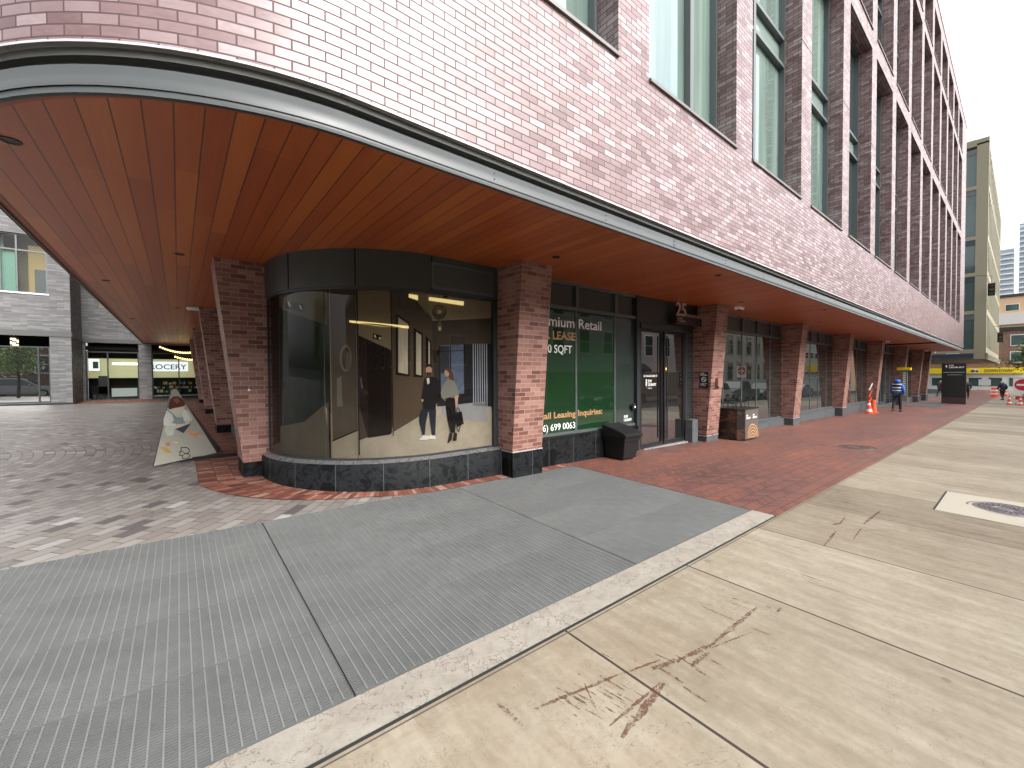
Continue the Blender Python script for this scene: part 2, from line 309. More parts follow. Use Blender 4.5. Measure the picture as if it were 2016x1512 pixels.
# ------------------------------------------------------------------ mesh builder
class MB:
    def __init__(s): s.v = []; s.f = []; s.uv = []; s.mi = []; s.smooth = []
    def face(s, pts, uv=None, mi=0, sm=False):
        pts = [Vector(p) for p in pts]; n = len(s.v); s.v += pts; s.f.append(tuple(range(n, n + len(pts))))
        if uv is None:
            nr = Vector((0, 0, 0))
            for i in range(len(pts)):
                a, b_ = pts[i], pts[(i + 1) % len(pts)]; nr += a.cross(b_)
            ax = [abs(q) for q in nr]
            if ax[2] >= ax[0] and ax[2] >= ax[1]: uv = [(p.x, p.y) for p in pts]
            elif ax[1] >= ax[0]: uv = [(p.x, p.z) for p in pts]
            else: uv = [(p.y, p.z) for p in pts]
        s.uv.append(uv); s.mi.append(mi); s.smooth.append(sm)
    def hexa(s, b, t, mi=0):
        """b, t: four bottom / top corners, counter-clockwise seen from above"""
        s.face([b[3], b[2], b[1], b[0]], mi=mi); s.face(t, mi=mi)
        for i in range(4):
            j = (i + 1) % 4; s.face([b[i], b[j], t[j], t[i]], mi=mi)
    def box(s, x0, x1, y0, y1, z0, z1, mi=0):
        s.hexa([(x0, y0, z0), (x1, y0, z0), (x1, y1, z0), (x0, y1, z0)], [(x0, y0, z1), (x1, y0, z1), (x1, y1, z1), (x0, y1, z1)], mi)
    def gbox(s, x0, x1, y0, y1, d, h, mi=0):     # box that follows the slope of the ground
        c = [(x0, y0), (x1, y0), (x1, y1), (x0, y1)]
        s.hexa([(x, y, gz(x, y) + d) for x, y in c], [(x, y, gz(x, y) + h) for x, y in c], mi)
    def prism(s, poly, axis, a0, a1, mi=0):
        """poly 2D list; axis 'x','y','z' extrusion"""
        def P(p, a): return {'x': (a, p[0], p[1]), 'y': (p[0], a, p[1]), 'z': (p[0], p[1], a)}[axis]
        A = [P(p, a0) for p in poly]; B = [P(p, a1) for p in poly]; n = len(poly)
        s.face(A[::-1], mi=mi); s.face(B, mi=mi)
        for i in range(n):
            j = (i + 1) % n; s.face([A[i], A[j], B[j], B[i]], mi=mi)
    def tube(s, p0, p1, r0, r1=None, n=10, mi=0, caps=True):
        p0 = Vector(p0); p1 = Vector(p1); r1 = r0 if r1 is None else r1
        d = (p1 - p0).normalized(); a = d.orthogonal().normalized(); b = d.cross(a)
        A = [p0 + (a * math.cos(2 * math.pi * i / n) + b * math.sin(2 * math.pi * i / n)) * r0 for i in range(n)]
        B = [p1 + (a * math.cos(2 * math.pi * i / n) + b * math.sin(2 * math.pi * i / n)) * r1 for i in range(n)]
        for i in range(n):
            j = (i + 1) % n; s.face([A[i], A[j], B[j], B[i]], mi=mi, sm=True)
        if caps: s.face(A[::-1], mi=mi); s.face(B, mi=mi)
    def path(s, pts, r, n=6, mi=0):
        for a, b in zip(pts[:-1], pts[1:]): s.tube(a, b, r, n=n, mi=mi)
    def lathe(s, prof, c=(0, 0, 0), n=24, mi=0):
        c = Vector(c)
        for (r0, z0), (r1, z1) in zip(prof[:-1], prof[1:]):
            for i in range(n):
                a0 = 2 * math.pi * i / n; a1 = 2 * math.pi * (i + 1) / n
                q = [c + Vector((r0 * math.cos(a0), r0 * math.sin(a0), z0)), c + Vector((r0 * math.cos(a1), r0 * math.sin(a1), z0)),
                     c + Vector((r1 * math.cos(a1), r1 * math.sin(a1), z1)), c + Vector((r1 * math.cos(a0), r1 * math.sin(a0), z1))]
                s.face(q, mi=mi, sm=True)
    def build(s, name, mats, parent=None, loc=None, weld=False, bevel=0.0):
        me = bpy.data.meshes.new(name); me.from_pydata([tuple(v) for v in s.v], [], s.f)
        if not isinstance(mats, (list, tuple)): mats = [mats]
        for m_ in mats: me.materials.append(m_)
        ul = me.uv_layers.new(name='UVMap'); k = 0
        for fi, f in enumerate(s.f):
            for q in range(len(f)): ul.data[k].uv = s.uv[fi][q]; k += 1
        for i, p_ in enumerate(me.polygons): p_.material_index = s.mi[i]; p_.use_smooth = s.smooth[i]
        if weld or bevel:
            bm = bmesh.new(); bm.from_mesh(me); bmesh.ops.remove_doubles(bm, verts=bm.verts, dist=1e-4)
            if bevel:
                bmesh.ops.recalc_face_normals(bm, faces=bm.faces)
                es = [e for e in bm.edges if len(e.link_faces) == 2 and e.calc_face_angle(0) > 0.5]
                bmesh.ops.bevel(bm, geom=es, offset=bevel, segments=2, affect='EDGES', profile=0.6)
            bm.to_mesh(me); bm.free()
        me.update()
        o = bpy.data.objects.new(name, me); COL.objects.link(o)
        if parent is not None: o.parent = parent
        if loc is not None: o.location = loc
        return o

def tag(o, label=None, cat=None, group=None, kind=None):
    if label: o['label'] = label
    if cat: o['category'] = cat
    if group: o['group'] = group
    if kind: o['kind'] = kind
    return o
def empty(name, loc=(0, 0, 0), rz=0, label=None, cat=None, group=None):
    o = bpy.data.objects.new(name, None); COL.objects.link(o); o.location = loc; o.rotation_euler = (0, 0, rz)
    o.empty_display_size = .2
    return tag(o, label, cat, group)
def copy_tree(o, parent=None):
    c = o.copy(); COL.objects.link(c)
    if parent is not None: c.parent = parent
    for ch in list(o.children): copy_tree(ch, c)
    return c
def attach(o, parent):
    """parent a mesh built in world space; roots are plain unrotated Empties, parts sit at the origin"""
    o.parent = parent
    o.matrix_parent_inverse = Matrix.Translation(-Vector(parent.location)) if parent.parent is None else Matrix.Identity(4)
    return o
def root_at(o, loc):
    """put a top-level mesh or Empty origin at loc without moving what it holds"""
    loc = Vector(loc)
    if o.type == 'MESH': o.data.transform(Matrix.Translation(-loc))
    o.location = loc
def struct(o): o['kind'] = 'structure'; return o

def text(name, body, size, origin, right, mat, parent=None, width=None, up=(0, 0, 1), ext=0.002, align='LEFT', weight=0.0, spacing=1.0):
    cu = bpy.data.curves.new(name, 'FONT'); cu.body = body; cu.size = size; cu.extrude = ext; cu.align_x = align; cu.offset = weight
    cu.space_character = spacing; cu.resolution_u = 3
    tmp = bpy.data.objects.new(name + '_tmp', cu); COL.objects.link(tmp)
    dg = bpy.context.evaluated_depsgraph_get(); me = bpy.data.meshes.new_from_object(tmp.evaluated_get(dg))
    bpy.data.objects.remove(tmp); bpy.data.curves.remove(cu)
    r = Vector(right).normalized(); u = Vector(up).normalized(); n = r.cross(u)
    xs = [v_.co.x for v_ in me.vertices]; k = 1.0
    if width: k = width / max(1e-6, max(xs) - min(xs))
    mt = Matrix(((r.x * k, u.x, n.x, origin[0]), (r.y * k, u.y, n.y, origin[1]), (r.z * k, u.z, n.z, origin[2]), (0, 0, 0, 1)))
    me.transform(mt); me.materials.clear(); me.materials.append(mat); me.name = name
    o = bpy.data.objects.new(name, me); COL.objects.link(o)
    if parent is not None: o.parent = parent
    return o
def poly_flat(mb, pts, mi=0):
    """2D-ish polygon given as 3D points, tessellated"""
    pts = [Vector(p) for p in pts]
    for tri in tessellate_polygon([pts]): mb.face([pts[i] for i in tri], mi=mi)

# ------------------------------------------------------------------ ground
GX0, GX1, GY0, GY1 = -700, 900, -700, 700
g = MB(); g.face([(x, y, gz(x, y) - .12) for x, y in ((GX0, GY0), (GX1, GY0), (GX1, GY1), (GX0, GY1))])
struct(g.build('ground', M['asphalt']))
# concrete sidewalk
g = MB(); g.gbox(-60, 124, -3.4, 1.775, -.3, 0); struct(g.build('sidewalk', M['concrete']))
# pit below the grates
g = MB(); g.gbox(-4.2, 5.36, 2.045, 4.99, -.30, -.085); struct(g.build('drain_pit', M['pit']))
# stone edging strip between grate and sidewalk, with the open black joint
g = MB(); g.gbox(-60, 5.36, 1.80, 2.04, -.3, .001); struct(g.build('kerb', M['kerb']))
g = MB(); g.gbox(-60, 5.40, 1.776, 1.799, -.3, -.003); struct(g.build('kerb_joint', M['pit']))
# red brick pavement along the shops
g = MB(); g.gbox(5.365, 124, 1.78, 5.6, -.3, -.0005); struct(g.build('brick_pavement', M['chevron']))
g = MB(); g.gbox(36, 43, 3.3, 4.7, -.01, .004); struct(g.build('pavement_patch', M['granite_g']))
# plaza
g = MB(); g.gbox(-60, 5.36, 4.995, 60, -.3, -.004); g.gbox(-60, -4.21, 2.05, 4.99, -.3, -.004); struct(g.build('plaza_paving', M['setts']))
# curved soldier band round the shopfront
DC = (2.9, 7.1)
def outline(r, ystr, n=18, yend=26.5, xr=5.36):
    """path: along the left pier row, round the drum, along the street front; returns [(x,y)]"""
    pts = [(DC[0] - r, yend), (DC[0] - r, DC[1])]
    for i in range(1, n + 1):
        a = math.pi + (math.pi / 2) * i / n; pts.append((DC[0] + r * math.cos(a), DC[1] + r * math.sin(a)))
    pts.append((xr, DC[1] - r)); return pts
inner = outline(1.9, 0); outer = outline(2.15, 0)
g = MB(); u = 0
for i in range(len(inner) - 1):
    # outer edge bulges to the plaza side like in the photograph
    def off(q):
        x, y = q; k = 0.0
        dx, dy = x - DC[0], y - DC[1]; rr_ = math.hypot(dx, dy)
        if y >= DC[1] - .01: return (0.19, y)
        ang = math.atan2(-dy, -dx)              # 0 at left, pi/2 at front
        R_ = 2.71 - 0.53 * min(1, ang / 1.05); return (DC[0] + R_ * math.cos(math.pi + ang), max(DC[1] + R_ * math.sin(math.pi + ang), 4.93))
    a, b = inner[i], inner[i + 1]; A, B = off(outer[i]), off(outer[i + 1])
    if i == len(inner) - 2: B = (5.36, 4.93)
    L = math.hypot(B[0] - A[0], B[1] - A[1]); du = max(L, .01)
    wa = math.hypot(A[0] - a[0], A[1] - a[1]); wb = math.hypot(B[0] - b[0], B[1] - b[1])
    g.face([(A[0], A[1], gz(*A) + .004), (B[0], B[1], gz(*B) + .004), (b[0], b[1], gz(*b) + .004), (a[0], a[1], gz(*a) + .004)],
           uv=[(u, 0), (u + du, 0), (u + du, wb), (u, wa)]); u += du
struct(g.build('brick_border', M['soldier']))
g = MB(); g.gbox(-3.4, .7, 24.75, 27.3, -.02, .0035); struct(g.build('red_brick_strip', M['soldier']))
# road across the sidewalk
g = MB(); g.gbox(-150, 300, -10.5, -3.42, -.3, -.11); struct(g.build('road', M['asphalt']))
g = MB(); g.gbox(-60, 124, -3.62, -3.405, -.3, .003); struct(g.build('road_kerb', M['kerb']))
g = MB(); g.gbox(-80, 150, -13.0, -10.3, -.3, .0); struct(g.build('far_sidewalk', M['concrete']))

# steel grates, panel by panel
def grate(x0, x1, y0, y1, fine=False):
    c0 = ((x0 + x1) / 2, (y0 + y1) / 2)
    root = empty('steel_grate', (c0[0], c0[1], gz(*c0)))
    def loc(x, y, dz): return (x - c0[0], y - c0[1], gz(x, y) - gz(*c0) + dz)
    def lb(mb, xa, xb, ya, yb, d, h):
        c = [(xa, ya), (xb, ya), (xb, yb), (xa, yb)]
        mb.hexa([loc(x, y, d) for x, y in c], [loc(x, y, h) for x, y in c])
    f = MB(); e = .003
    lb(f, x0 + .004, x1 - .004, y0 + .004, y0 + .004 + e, -.05, .0); lb(f, x0 + .004, x1 - .004, y1 - .004 - e, y1 - .004, -.05, 0)
    lb(f, x0 + .004, x0 + .004 + e, y0 + .0075, y1 - .0075, -.05, 0); lb(f, x1 - .004 - e, x1 - .004, y0 + .0075, y1 - .0075, -.05, 0)
    f.build('frame', M['grate'], root)
    mb = MB(); st = .0125 if fine else .0175; wd = .0080 if fine else .0058
    y = y0 + .016
    while y < y1 - .014:
        lb(mb, x0 + .0075, x1 - .0075, y, y + wd, -.045, -.0008); y += st
    mb.build('bearing_bars', M['grate'], root)
    mb = MB(); x = x0 + .06; sp = .052 if not fine else .21
    while x < x1 - .03:
        lb(mb, x, x + .0070, y0 + .0075, y1 - .0075, -.02, .0006); x += sp
    mb.build('cross_rods', M['rod'], root)
    return root
ys = [2.05, 2.72, 3.42, 4.10, 4.985]; xs_ = [-4.05, -1.70, 0.65, 3.00, 5.355]
colname = ['leftmost column', 'left of the long seam', 'between the cross seams', 'nearest the red bricks']
rowname = ['along the stone kerb', 'second from the kerb', 'third from the kerb', 'farthest from the kerb']
for i in range(4):
    for j in range(4):
        fine = (i == 3 and j < 2)
        o = grate(xs_[i], xs_[i + 1], ys[j], ys[j + 1], fine)
        tag(o, f'galvanised steel grate, {rowname[j]}, {colname[i]}', 'grate', 'steel grates in the pavement')

# rust scrapes on the concrete
def stroke(mb, a, b, w, n=14, seed=0):
    rn = random.Random(seed); a = on_g(*a) if len(a) == 2 else Vector(a); b = on_g(*b)
    d = (b - a); nr = Vector((-d.y, d.x, 0)).normalized(); L = []; Rr = []
    for i in range(n + 1):
        k = i / n; p_ = a.lerp(b, k); ww = w * (0.25 + math.sin(math.pi * min(1, max(0, k * .92 + .06))) ** .6) * rn.uniform(.5, 1.2) * .5
        o = rn.uniform(-.15, .15) * w
        l_ = p_ + nr * (o + ww); r_ = p_ + nr * (o - ww)
        L.append((l_.x, l_.y, gz(l_.x, l_.y) + .0022)); Rr.append((r_.x, r_.y, gz(r_.x, r_.y) + .0022))
    for i in range(n): mb.face([L[i], Rr[i], Rr[i + 1], L[i + 1]])
t = NT('rust_scrape'); o = t.obj(); n_ = t.noise(o, 60, 5, .8); nb = t.noise(o, 9, 3)
al = t.math('MULTIPLY', t.math('SUBTRACT', t.math('ADD', n_, t.math('MULTIPLY', t.math('SUBTRACT', nb, .5), .6)), .38), 5.0, clamp=True)
sh = t.pbsdf(t.mix(nb, (.075, .030, .019), (.14, .065, .040)), .85); tr = t.n('ShaderNodeBsdfTransparent'); ms = t.n('ShaderNodeMixShader')
t.l(t.math('MULTIPLY', al, .8), ms.inputs[0]); t.l(tr.outputs[0], ms.inputs[1]); t.l(sh, ms.inputs[2]); M['rust'] = t.end(ms.outputs[0])
mb = MB()
for k, (a, b, w_) in enumerate([((980, 1386), (1030, 1430), .022), ((1050, 1397), (1215, 1330), .02), ((1215, 1330), (1300, 1300), .014), ((1308, 1346), (1222, 1452), .034), ((1300, 1345), (1200, 1430), .016),
        ((1285, 1318), (1345, 1296), .034), ((1345, 1296), (1400, 1270), .03), ((1400, 1270), (1490, 1196), .03), ((1395, 1278), (1480, 1245), .01), ((1290, 1288), (1330, 1305), .012), ((1360, 1312), (1395, 1285), .026),
        ((1382, 1194), (1446, 1222), .012), ((1428, 1183), (1470, 1198), .01), ((1298, 1315), (1345, 1345), .018), ((1345, 1352), (1392, 1383), .014), ((1370, 1318), (1400, 1336), .014), ((1478, 1236), (1515, 1250), .01),
        ((1440, 1178), (1455, 1181), .012), ((1463, 1185), (1476, 1189), .01), ((1530, 1205), (1538, 1197), .02), ((1180, 1284), (1206, 1297), .012), ((1545, 1120), (1565, 1127), .007), ((1575, 1130), (1625, 1147), .009), ((1590, 1145), (1695, 1180), .007),
        ((1622, 1076), (1646, 1046), .022), ((1640, 1033), (1655, 1030), .035), ((1653, 1032), (1664, 1018), .013), ((1700, 1032), (1734, 1005), .024), ((1680, 1062), (1696, 1040), .012), ((1672, 1043), (1765, 1045), .006), ((1780, 1045), (1876, 1047), .008),
        ((1700, 1045), (1730, 1044), .01), ((1330, 1290), (1380, 1320), .012), ((1400, 1300), (1420, 1310), .01), ((1180, 1330), (1230, 1360), .01), ((1150, 1345), (1175, 1400), .008)]):
    stroke(mb, a, b, w_ * .9, n=26, seed=k)
for k in range(46):
    rn = random.Random(100 + k); cx_, cy_ = rn.gauss(1160, 45), rn.gauss(1372, 22); L_ = rn.uniform(6, 26)
    stroke(mb, (cx_, cy_), (cx_ + L_, cy_ + L_ * .62), rn.uniform(.003, .008), n=4, seed=200 + k)
so_ = mb.build('rust_stains', M['rust']); so_['kind'] = 'structure'

# manhole with its concrete collar
root = empty('manhole_cover', (0, 0, 0)); mc = on_g(2003, 1009); mc = Vector((8.02, .13, 0)); 
mb = MB(); mb.lathe([(0, .012), (.10, .012), (.105, .006), (.12, .006), (.125, .012), (.30, .012), (.335, .012), (.34, .004), (.37, .004), (.375, .010), (.40, .010), (.41, .0)], n=48)
for a in range(24):
    for r_ in (.16, .21, .26):
        an = a * math.pi / 12 + r_ * 9; x, y = r_ * math.cos(an), r_ * math.sin(an); mb.box(x - .013, x + .013, y - .013, y + .013, .012, .017)
M['iron'] = plain('worn_cast_iron', (.13, .115, .12), .5, .6, var=.4, scale=20)
lid = mb.build('lid', M['iron'], root)
root.location = (mc.x, mc.y, gz(mc.x, mc.y)); tag(root, 'round patterned iron manhole cover in the pale concrete sidewalk at the right edge', 'manhole cover')
root.scale = (.82, .82, 1)
g = MB(); P4 = [(7.27, .68), (8.62, .68), (8.95, -.45), (7.2, -.45)]
g.face([(x, y, gz(x, y) + .003) for x, y in ((7.2, -.5), (8.7, -.5), (8.62, .68), (7.27, .68))])
M['conc_new'] = plain('pale_new_concrete', (.30, .275, .22), .75, var=.1, scale=4)
struct(g.build('sidewalk_collar', M['conc_new']))
g = MB(); g.gbox(7.27, 8.62, .672, .690, 0, .0045); struct(g.build('sidewalk_seam', M['pit']))
root2 = empty('manhole_cover'); lid2 = lid.copy(); lid2.data = lid.data.copy(); COL.objects.link(lid2); lid2.parent = root2; lid2.data.materials[0] = plain('rusty_iron', (.075, .045, .038), .7, .1, var=.4, scale=20)
root2.location = (12.35, 2.47, gz(12.35, 2.47)); tag(root2, 'rusty round manhole cover set in the red brick pavement', 'manhole cover')
for q, nm in ((lid, 0), (lid2, 0)): q['label'] = 'patterned cast iron lid'

# ------------------------------------------------------------------ the brick building
BF = 2.936; FX = -1.36; RC = 2.4; CC = (FX + RC, BF + RC); XE = 46.95; YE = 26.9
ZB, ZS, ZSOF = 3.53, 5.235, 3.29
bld = empty('brick_building', (20, 6, gz(20, 6)), label='large pink brick office building with rounded corner, cedar soffit and tall window bays', cat='building')
BO = Vector(bld.location)
def part(mb, name, mats, parent=None, **k):
    o = mb.build(name, mats, None, **k)
    if parent is None: parent = bld
    return attach(o, parent)
def hang(o, parent=None):
    return attach(o, parent or bld)
def plan(off=0.0, y_left=None, x_right=None, n=28):
    """facade plan line, off = outward offset; [(x,y,s)] from far left, round the corner, to far right"""
    r = RC + off; yl = YE if y_left is None else y_left; xr = XE if x_right is None else x_right
    L = [(CC[0] - r, yl), (CC[0] - r, CC[1])]
    for i in range(1, n + 1):
        a = math.pi + math.pi / 2 * i / n; L.append((CC[0] + r * math.cos(a), CC[1] + r * math.sin(a)))
    L.append((xr, CC[1] - r)); out = []
    # arc length measured so that s == x along the street front
    s0 = CC[0]; k0 = CC[1] - 0
    for i, (x, y) in enumerate(L):
        if i == 0: s = CC[0] - RC * math.pi / 2 - (yl - CC[1])
        elif i == len(L) - 1: s = x
        else: s = CC[0] - RC * math.pi / 2 * (1 - (i - 1) / n)
        out.append((x, y, s))
    return out
def wrap(mb, off, z0, z1, mi=0, off2=None, **k):
    A = plan(off, **k); B = plan(off if off2 is None else off2, **k)
    for i in range(len(A) - 1):
        a, b, c_, d = A[i], A[i + 1], B[i + 1], B[i]
        mb.face([(a[0], a[1], z0), (b[0], b[1], z0), (c_[0], c_[1], z1), (d[0], d[1], z1)],
                uv=[(a[2], z0), (b[2], z0), (b[2], z1 + (0 if z0 != z1 else .1)), (a[2], z1 + (0 if z0 != z1 else .1))], mi=mi, sm=True)
# openings
bays = [(1.504, 3.954)] + [(4.564 + 3.06 * k, 7.014 + 3.06 * k) for k in range(14)]
bays = [b for b in bays if b[1] < XE - .2]
floors = [(5.235, 11.245), (11.80, 16.78), (17.27, 19.47)]; ZR = 20.15
RD = 0.30
mb = MB()
wrap(mb, 0, ZB, 5.235)
# left wall above + rounded corner up to the roof (up to s = first opening)
A = plan(0)
for i in range(len(A) - 2):
    a, b = A[i], A[i + 1]
    mb.face([(a[0], a[1], 5.235), (b[0], b[1], 5.235), (b[0], b[1], ZR), (a[0], a[1], ZR)], uv=[(a[2], 5.235), (b[2], 5.235), (b[2], ZR), (a[2], ZR)], sm=True)
piers = []; x = A[-2][0]
for b in bays: piers.append((x, b[0])); x = b[1]
piers.append((x, XE))
for a, b in piers: mb.face([(a, BF, 5.235), (b, BF, 5.235), (b, BF, ZR), (a, BF, ZR)])
for a, b in bays:
    zs = [(floors[0][1], floors[1][0]), (floors[1][1], floors[2][0]), (floors[2][1], ZR)]
    for z0, z1 in zs: mb.face([(a, BF, z0), (b, BF, z0), (b, BF, z1), (a, BF, z1)])
    for z0, z1 in floors:
        mb.face([(b, BF, z0), (b, BF + RD, z0), (b, BF + RD, z1), (b, BF, z1)]); mb.face([(a, BF + RD, z0), (a, BF, z0), (a, BF, z1), (a, BF + RD, z1)])
        mb.face([(a, BF, z1), (b, BF, z1), (b, BF + RD, z1), (a, BF + RD, z1)]); mb.face([(b, BF, z0), (a, BF, z0), (a, BF + RD, z0), (b, BF + RD, z0)])
mb.face([(XE, BF, ZB), (XE, 30, ZB), (XE, 30, ZR), (XE, BF, ZR)])
mb.face([(FX, YE, ZB), (FX, YE, ZR), (XE, YE, ZR), (XE, YE, ZB)])
part(mb, 'wall', M['facade'], weld=True)
# vertical control joints
for a, b in piers[1:]:
    mb = MB(); mb.box(a - .002, b + .002, BF - .002, BF + .02, 8.449, 8.461); part(mb, 'control_joint', M['dark'])
# roof + coping
mb = MB(); poly = [(p[0], p[1]) for p in plan(-.05)] + [(XE - .05, YE), ]
pts = [Vector((x, y, ZR - .05)) for x, y in poly]; poly_flat(mb, pts); part(mb, 'roof', M['fascia_dark'])
mb = MB(); wrap(mb, .03, ZR, ZR + .08); wrap(mb, .03, ZR + .08, ZR + .081, off2=-.3); wrap(mb, .03, ZR - .001, ZR, off2=0.0); part(mb, 'coping', M['flash'], weld=True)
# fascia: flashing, dark shelf, light channel face, lip
mb = MB(); wrap(mb, .012, ZB - .008, ZB + .006); wrap(mb, .012, ZB - .008, ZB - .0079, off2=-.03); part(mb, 'flashing', M['flash'], weld=True)
mb = MB(); wrap(mb, -.028, ZB - .055, ZB - .008); wrap(mb, -.028, ZB - .055, ZB - .0549, off2=-.08); wrap(mb, -.08, 3.42, ZB - .055); part(mb, 'shelf_steel', M['fascia_dark'], weld=True)
mb = MB(); wrap(mb, -.02, 3.30, 3.418); wrap(mb, -.02, 3.418, 3.419, off2=-.079); wrap(mb, -.028, 3.262, 3.30); wrap(mb, -.028, 3.262, 3.2619, off2=-.06); wrap(mb, -.06, 3.262, 3.30, )
fa = part(mb, 'fascia', M['fascia'], weld=True)
for x in [2.2, 3.75, 5.2, 6.7, 8.2, 9.7, 11.2, 12.7, 14.2, 15.7]:
    for z in (3.335, 3.385): mb = MB(); mb.tube((x, BF + .021, z), (x, BF + .013, z), .006, n=6); part(mb, 'rivet', M['black'], fa)
    if x in (5.2, 11.2): mb = MB(); mb.box(x - .03, x - .027, BF + .0185, BF + .021, 3.302, 3.416); part(mb, 'seam', M['black'], fa)
# soffit
mb = MB(); poly = [(p[0], p[1]) for p in plan(-.055)] + [(XE, 5.45), (2.9, 5.45), (1.25, 7.1), (1.25, YE)]
pts = [Vector((x, y, ZSOF)) for x, y in poly]
for tri in tessellate_polygon([pts]):
    q = [pts[i] for i in tri]
    if (q[1] - q[0]).cross(q[2] - q[0]).z > 0: q.reverse()
    mb.face(q)
sof = part(mb, 'soffit', M['soffit'])
mb = MB()
A = plan(-.056); B = plan(-.11)
for i in range(len(A) - 1):
    mb.face([(A[i][0], A[i][1], ZSOF - .006), (A[i + 1][0], A[i + 1][1], ZSOF - .006), (B[i + 1][0], B[i + 1][1], ZSOF - .006), (B[i][0], B[i][1], ZSOF - .006)])
M['cedar_trim'] = plain('cedar_trim', (.30, .07, .025), .5); part(mb, 'edge_trim', M['cedar_trim'], sof)
mb = MB(); mb.box(32.2, 32.5, BF + .08, 5.2, ZSOF - .05, ZSOF - .001); part(mb, 'expansion_joint', M['dark'], sof)
# downlights
for x, y in [(-.90, 4.54), (.04, 7.28), (-.95, 10.0), (-1.0, 16.0), (0, 19.0), (.02, 12.9), (4.23, 4.22), (7.2, 3.3), (10.26, 4.17), (13.3, 3.32), (19.4, 3.3), (16.3, 4.2), (25.5, 3.3)]:
    mb = MB(); mb.lathe([(.058, ZSOF - .001), (.058, ZSOF - .006), (.046, ZSOF - .006), (.042, ZSOF - .0015), (0, ZSOF - .0015)], (x, y, 0), 20); part(mb, 'downlight', M['black'])
# white emergency lights at the column heads
for x, y in [(10.78, 4.42), (.17, 12.5), (28.75, 4.42), (42.9, 4.45), (47.0, 4.45)]:
    mb = MB(); mb.prism([(x, ZSOF - .005), (x, ZSOF - .05), (x + .06, ZSOF - .085), (x + .24, ZSOF - .085), (x + .3, ZSOF - .05), (x + .3, ZSOF - .005)], 'y', y, y + .13); l_ = part(mb, 'emergency_light', M['white'], bevel=.01)
    mb = MB(); mb.box(x + .07, x + .23, y + .02, y + .11, ZSOF - .09, ZSOF - .0851); part(mb, 'lens', M['dark'], l_)

# columns (pier > base)
def col_front(x, zb):
    """street-front pier: bottom y 4.88, leans out to 4.63 at the soffit"""
    w_ = .61; zg = gz(x, 4.88) - .1; yb, yt, yk = 4.88, 4.625, 5.3
    mb = MB(); B = [(x, yb, zb), (x + w_, yb, zb), (x + w_, yk, zb), (x, yk, zb)]; T = [(x, yt, ZSOF), (x + w_, yt, ZSOF), (x + w_, yk, ZSOF), (x, yk, ZSOF)]
    for i, j in ((0, 1), (1, 2), (2, 3), (3, 0)):
        uvf = (lambda p: (p[0] - x, p[2])) if i in (0, 2) else (lambda p: (p[1] - 4.7, p[2]))
        q = [B[i], B[j], T[j], T[i]]; mb.face(q, uv=[uvf(p) for p in q])
    mb.face([B[3], B[2], B[1], B[0]])
    pier = part(mb, 'pier', M['pier'])
    mb = MB(); mb.box(x + .0, x + w_, yb - .004, yk, zg, zb - .012); part(mb, 'base', M['granite'] if x < 8 else M['granite_g'], pier)
    mb = MB(); mb.box(x - .006, x + w_ + .006, yb - .012, yk, zb - .012, zb + .004); part(mb, 'base_cap', M['flash'], pier)
    return pier
cols = [(3.94, .43), (10.07, .085), (16.15, .10), (22.2, .13), (28.5, .10), (35.8, .0), (42.3, -.1), (46.3, -.1)]
for x, zb in cols: col_front(x, zb)
def col_left(y, zb):
    w_ = .62; zg = gz(.8, y) - .1
    mb = MB(); B = [(.716, y, zb), (1.1, y, zb), (1.1, y + w_, zb), (.716, y + w_, zb)]; T = [(.405, y, ZSOF), (1.1, y, ZSOF), (1.1, y + w_, ZSOF), (.405, y + w_, ZSOF)]
    for i, j in ((0, 1), (1, 2), (2, 3), (3, 0)):
        uvf = (lambda p: (p[0], p[2])) if i in (0, 2) else (lambda p: (p[1], p[2])); q = [B[i], B[j], T[j], T[i]]; mb.face(q, uv=[uvf(p) for p in q])
    mb.face([B[3], B[2], B[1], B[0]])
    pier = part(mb, 'pier', M['pier'])
    mb = MB(); mb.box(.712, 1.1, y - .0, y + w_, zg, zb - .01); part(mb, 'base', M['granite'], pier)
    return pier
p1 = col_left(7.15, .345)
for y, zb in ((12.45, .42), (17.9, .5), (23.5, .6)): col_left(y, zb)
mb = MB(); mb.lathe([(0, 0), (.014, .001), (.016, .012), (.0, .016)], (0, 0, 0), 12)
for v_ in range(len(mb.v)): mb.v[v_] = Vector((.80 + mb.v[v_].x, 7.15 - mb.v[v_].z, 1.41 + mb.v[v_].y))
part(mb, 'pier_stud', M['white'], p1)
# dark glazing behind the left piers
mb = MB(); mb.face([(1.09, YE, .3), (1.09, 7.6, .3), (1.09, 7.6, ZSOF), (1.09, YE, ZSOF)]); part(mb, 'side_glazing', M['glass_shop'])
mb = MB(); mb.box(1.0, 1.12, 7.75, YE, -.2, .42); part(mb, 'side_plinth', M['granite_g'])

